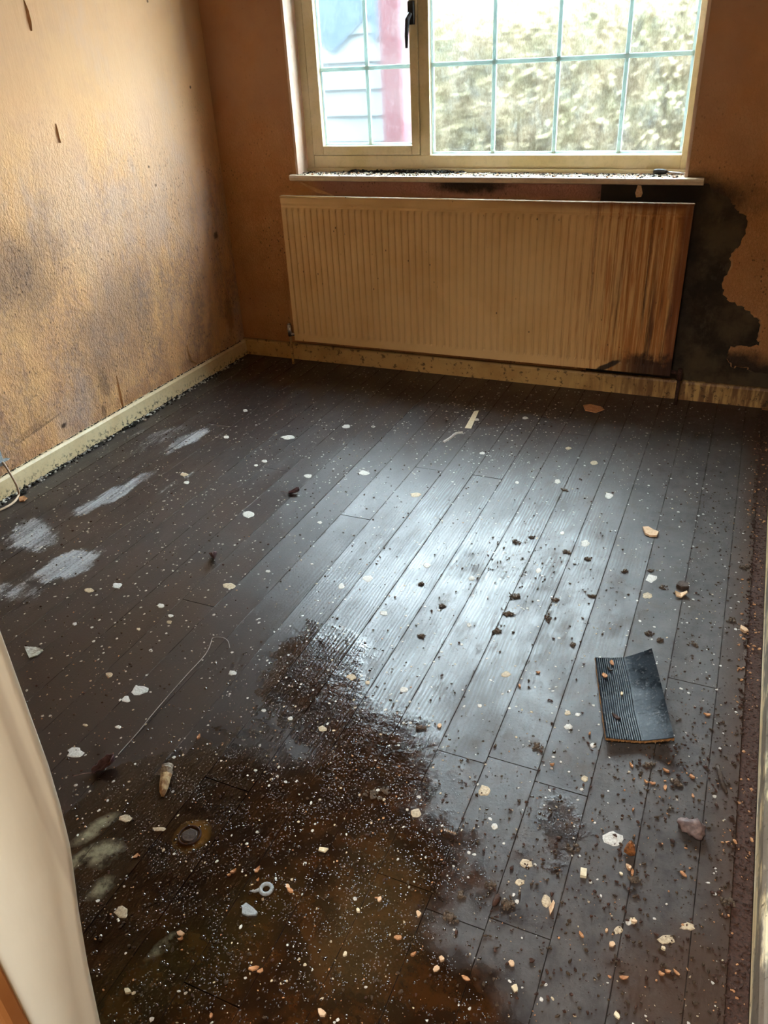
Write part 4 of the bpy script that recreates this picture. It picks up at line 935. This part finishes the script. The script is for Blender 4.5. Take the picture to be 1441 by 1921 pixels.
crumbs('pale_crumbs', 1300, lambda x, y: (.55 if y < -2.3 else .05) + .2*g1(x, y), M['paint_cream'], .0005, .0026, 'fine pale grit strewn over the wet boards', 'grit', .5)
# water droplets standing on the soaked boards
wA, wB, wC, wD = near(430, 1660, .42), near(620, 1560, .30), near(600, 1270, .16), near(1050, 1545, .07)
P = []
for x, y in scatter(2600, r4, lambda x, y: min(1, .8*wA(x, y) + .9*wB(x, y) + .9*wC(x, y) + 1.0*wD(x, y)) if x < 2.3 else 0):
    s = .0006 + .0036*r4.random()**3
    n_ = 7; q = [2*math.pi*i/n_ for i in range(n_)]; e = r4.uniform(.7, 1.6); a = r4.uniform(0, 3)
    V = [(s*e*math.cos(k), s*math.sin(k), 0) for k in q] + [(s*e*.75*math.cos(k), s*.75*math.sin(k), s*.28) for k in q] + [(0, 0, s*.42)]
    P.append(moved((V, [(i, (i+1) % n_, n_+(i+1) % n_, n_+i) for i in range(n_)] + [(n_+i, n_+(i+1) % n_, 2*n_) for i in range(n_)]), (x, y, -.0003), a))
o = mesh('water_droplets', *join(P), M['drop'], None, True); tag(o, 'small dark water droplets standing on the soaked boards by the door', 'water droplets', kind='stuff')
# gap along the right skirting packed with rotten debris
P = []
for i in range(5200):
    y = r4.uniform(-3.2, -.06); x = min(2.6605, max(2.615, r4.gauss(2.643, .013))); s = .0014 + .0042*r4.random()**2
    v, f = crumb(x, y, -.010 if x > 2.626 else 0.0, s*r4.uniform(.9, 1.3), s*r4.uniform(.5, .9), s*.7, r4.uniform(0, 3.1), r4)
    P.append(([(min(a, 2.6615), b, c) for a, b, c in v], f))
o = mesh('gap_debris', *join(P), M['rot']); tag(o, 'red brown rotten debris packed in the gap along the right skirting', 'debris', kind='stuff')
crumbs('gap_chips', 260, lambda x, y: 1, M['chip'], .0015, .0050, 'orange and pale chips caught in the dirt-filled gap at the right', 'chips', .5, (2.60, 2.655, -3.2, -.3))
mesh('gap_fill', *box(2.626, 2.6615, -3.25, -.02, -.024, -.006), M['rot'], FL)
# black mould and white flakes at the foot of the left skirting
P, Q = [], []
for i in range(2600):
    y = r4.uniform(-2.2, -.1); d = abs(r4.gauss(0, .012)); k = .5 + .5*math.sin(y*7 + 1.3*math.sin(y*17))
    if r4.random() > .35 + .65*k: continue
    s = .0015 + .006*r4.random()**2; (P if r4.random() < .72 else Q).append(crumb(.0195 + d + s*.6, y, 0, s, s*r4.uniform(.6, 1.4), s*.6, r4.uniform(0, 3), r4))
o = mesh('mould_growth', *join(P), M['mould']); tag(o, 'black mould crumbs along the foot of the left skirting', 'mould', kind='stuff')
o = mesh('plaster_grit', *join(Q), M['paint_white']); tag(o, 'white plaster grit along the foot of the left skirting', 'grit', kind='stuff')
# mould along the top joint of the left skirting
P = []
for i in range(700):
    y = r4.uniform(-2.2, -.05); s = .001 + .003*r4.random()**2
    P.append(crumb(.004 + .006*r4.random(), y, .0815, s*.8, s*1.8, s*.5, 0, r4))
o = mesh('ledge_mould', *join(P), M['mould'], bpy.data.objects['baseboard_left']); o['kind'] = 'stuff'
# dirt on the window sill
P, Q, Z = [], [], []
for i in range(2200):
    x = r4.uniform(.44, 2.17); y = r4.uniform(-.03, .083); s = .0012 + .0045*r4.random()**2.2
    k = r4.random(); d = P if k < .5 else (Q if k < .85 else Z)
    d.append(crumb(x, y, .9215 if y < .05 else .921, s*1.3, s*.7, s*.5, r4.uniform(0, 3), r4))
for i in range(260):
    x = r4.gauss(.98, .13); 
    if .46 < x < 1.3: s = .003 + .006*r4.random(); P.append(crumb(x, .078 + r4.uniform(-.01, .004), .921, s*1.5, s*.8, s*.9, r4.uniform(0, 3), r4))
for dd, mt, lb in ((P, 'mould', 'black dirt'), (Q, 'paint_white', 'white paint grit'), (Z, 'chip', 'brown wood crumbs')):
    o = mesh('sill_dirt', *join(dd), M[mt]); tag(o, lb + ' strewn along the window sill', 'dirt', kind='stuff')
# larger flakes on the sill
for x, y, s, a in ((1.33, .03, .016, .2), (1.55, .05, .012, 1.0), (.80, .04, .012, .5), (1.92, .02, .010, 2.0)):
    pass
thing('paint_flake', flake(outline(r4, .022, .010, 8, .3), .003, .006), M['ivory'], (1.345, .02, .922), .1, 'curled cream paint flake at the middle of the window sill', 'paint flake')
thing('paint_flake', flake(outline(r4, .012, .008, 8, .3), .003, .004), M['ivory'], (1.245, .05, .922), .8, 'smaller cream paint flake left of the curled one on the sill', 'paint flake')
# screwdriver in the right corner of the sill
a, b = np.array(PL(1229, 311, 1, .060)), np.array(PL(1289, 320, 1, .060)); 
a[2] = .9335; b[2] = .928; d = (b - a); L = np.linalg.norm(d)
sd = empty('screwdriver', (a[0], a[1], .922), math.atan2(d[1], d[0])); tag(sd, 'black handled screwdriver in the right corner of the window sill', 'screwdriver')
mesh('handle', *tube([(-.004, 0, .0125), (0, 0, .0125), (.012, 0, .0125), (L*.30, 0, .0118), (L*.36, 0, .0115), (L*.40, 0, .011)], [.006, .0095, .0110, .0105, .0085, .006], 8), M['black'], sd, True)
mesh('shaft', *tube([(L*.39, 0, .011), (L*.9, 0, .0065), (L*.98, 0, .006)], [.0028, .0028, .0022], 8), M['steel'], sd, True)

# ------------------------------------------------------------------ torn socket box with its cable, at the left edge
c = PL(0, 850, 0, 0)
sb = empty('socket_box', (0.0, c[1] - .02, .17)); tag(sb, 'broken grey wall socket box hanging off the left wall', 'socket box')
bevel(mesh('back_box', *box(0.0005, .018, -.045, .012, -.045, .045), M['grey'], sb), .002)
mesh('torn_plate', *flake([(.0, -.02), (.012, -.012), (.016, .01), (.006, .03), (-.010, .026), (-.014, 0)], .003, .004), M['grey'], sb).location = (.020, .004, -.03)
bevel(mesh('face_edge', *box(.018, .022, -.045, .004, .010, .048), M['ivory'], sb), .001)
cab = [(.016, c[1] - .01, .12)] + [PL(px, py, 0, xx) for px, py, xx in ((6, 868, .045), (20, 890, .060), (32, 912, .075))] + [F(35, 928, .012), F(26, 942, .005), F(10, 952, .0045), F(-12, 962, .0045), F(-60, 985, .0045)]
cab = [(max(.03, x) if i else x, y, max(.0045, z)) for i, (x, y, z) in enumerate(cab)]
thing('cable', tube(smoothpath(cab, 6), .0042, 8), M['cable'], (0, 0, 0), 0, 'thin cream cable looping from the broken socket box to the floor', 'cable', smooth=True)
chip([(36, 936), (45, 932), (52, 936), (46, 942), (37, 942)], .004, M['chip'], 'paper_scrap', 'orange scrap on the floor beside the cable loop', 'paper scrap', .004)
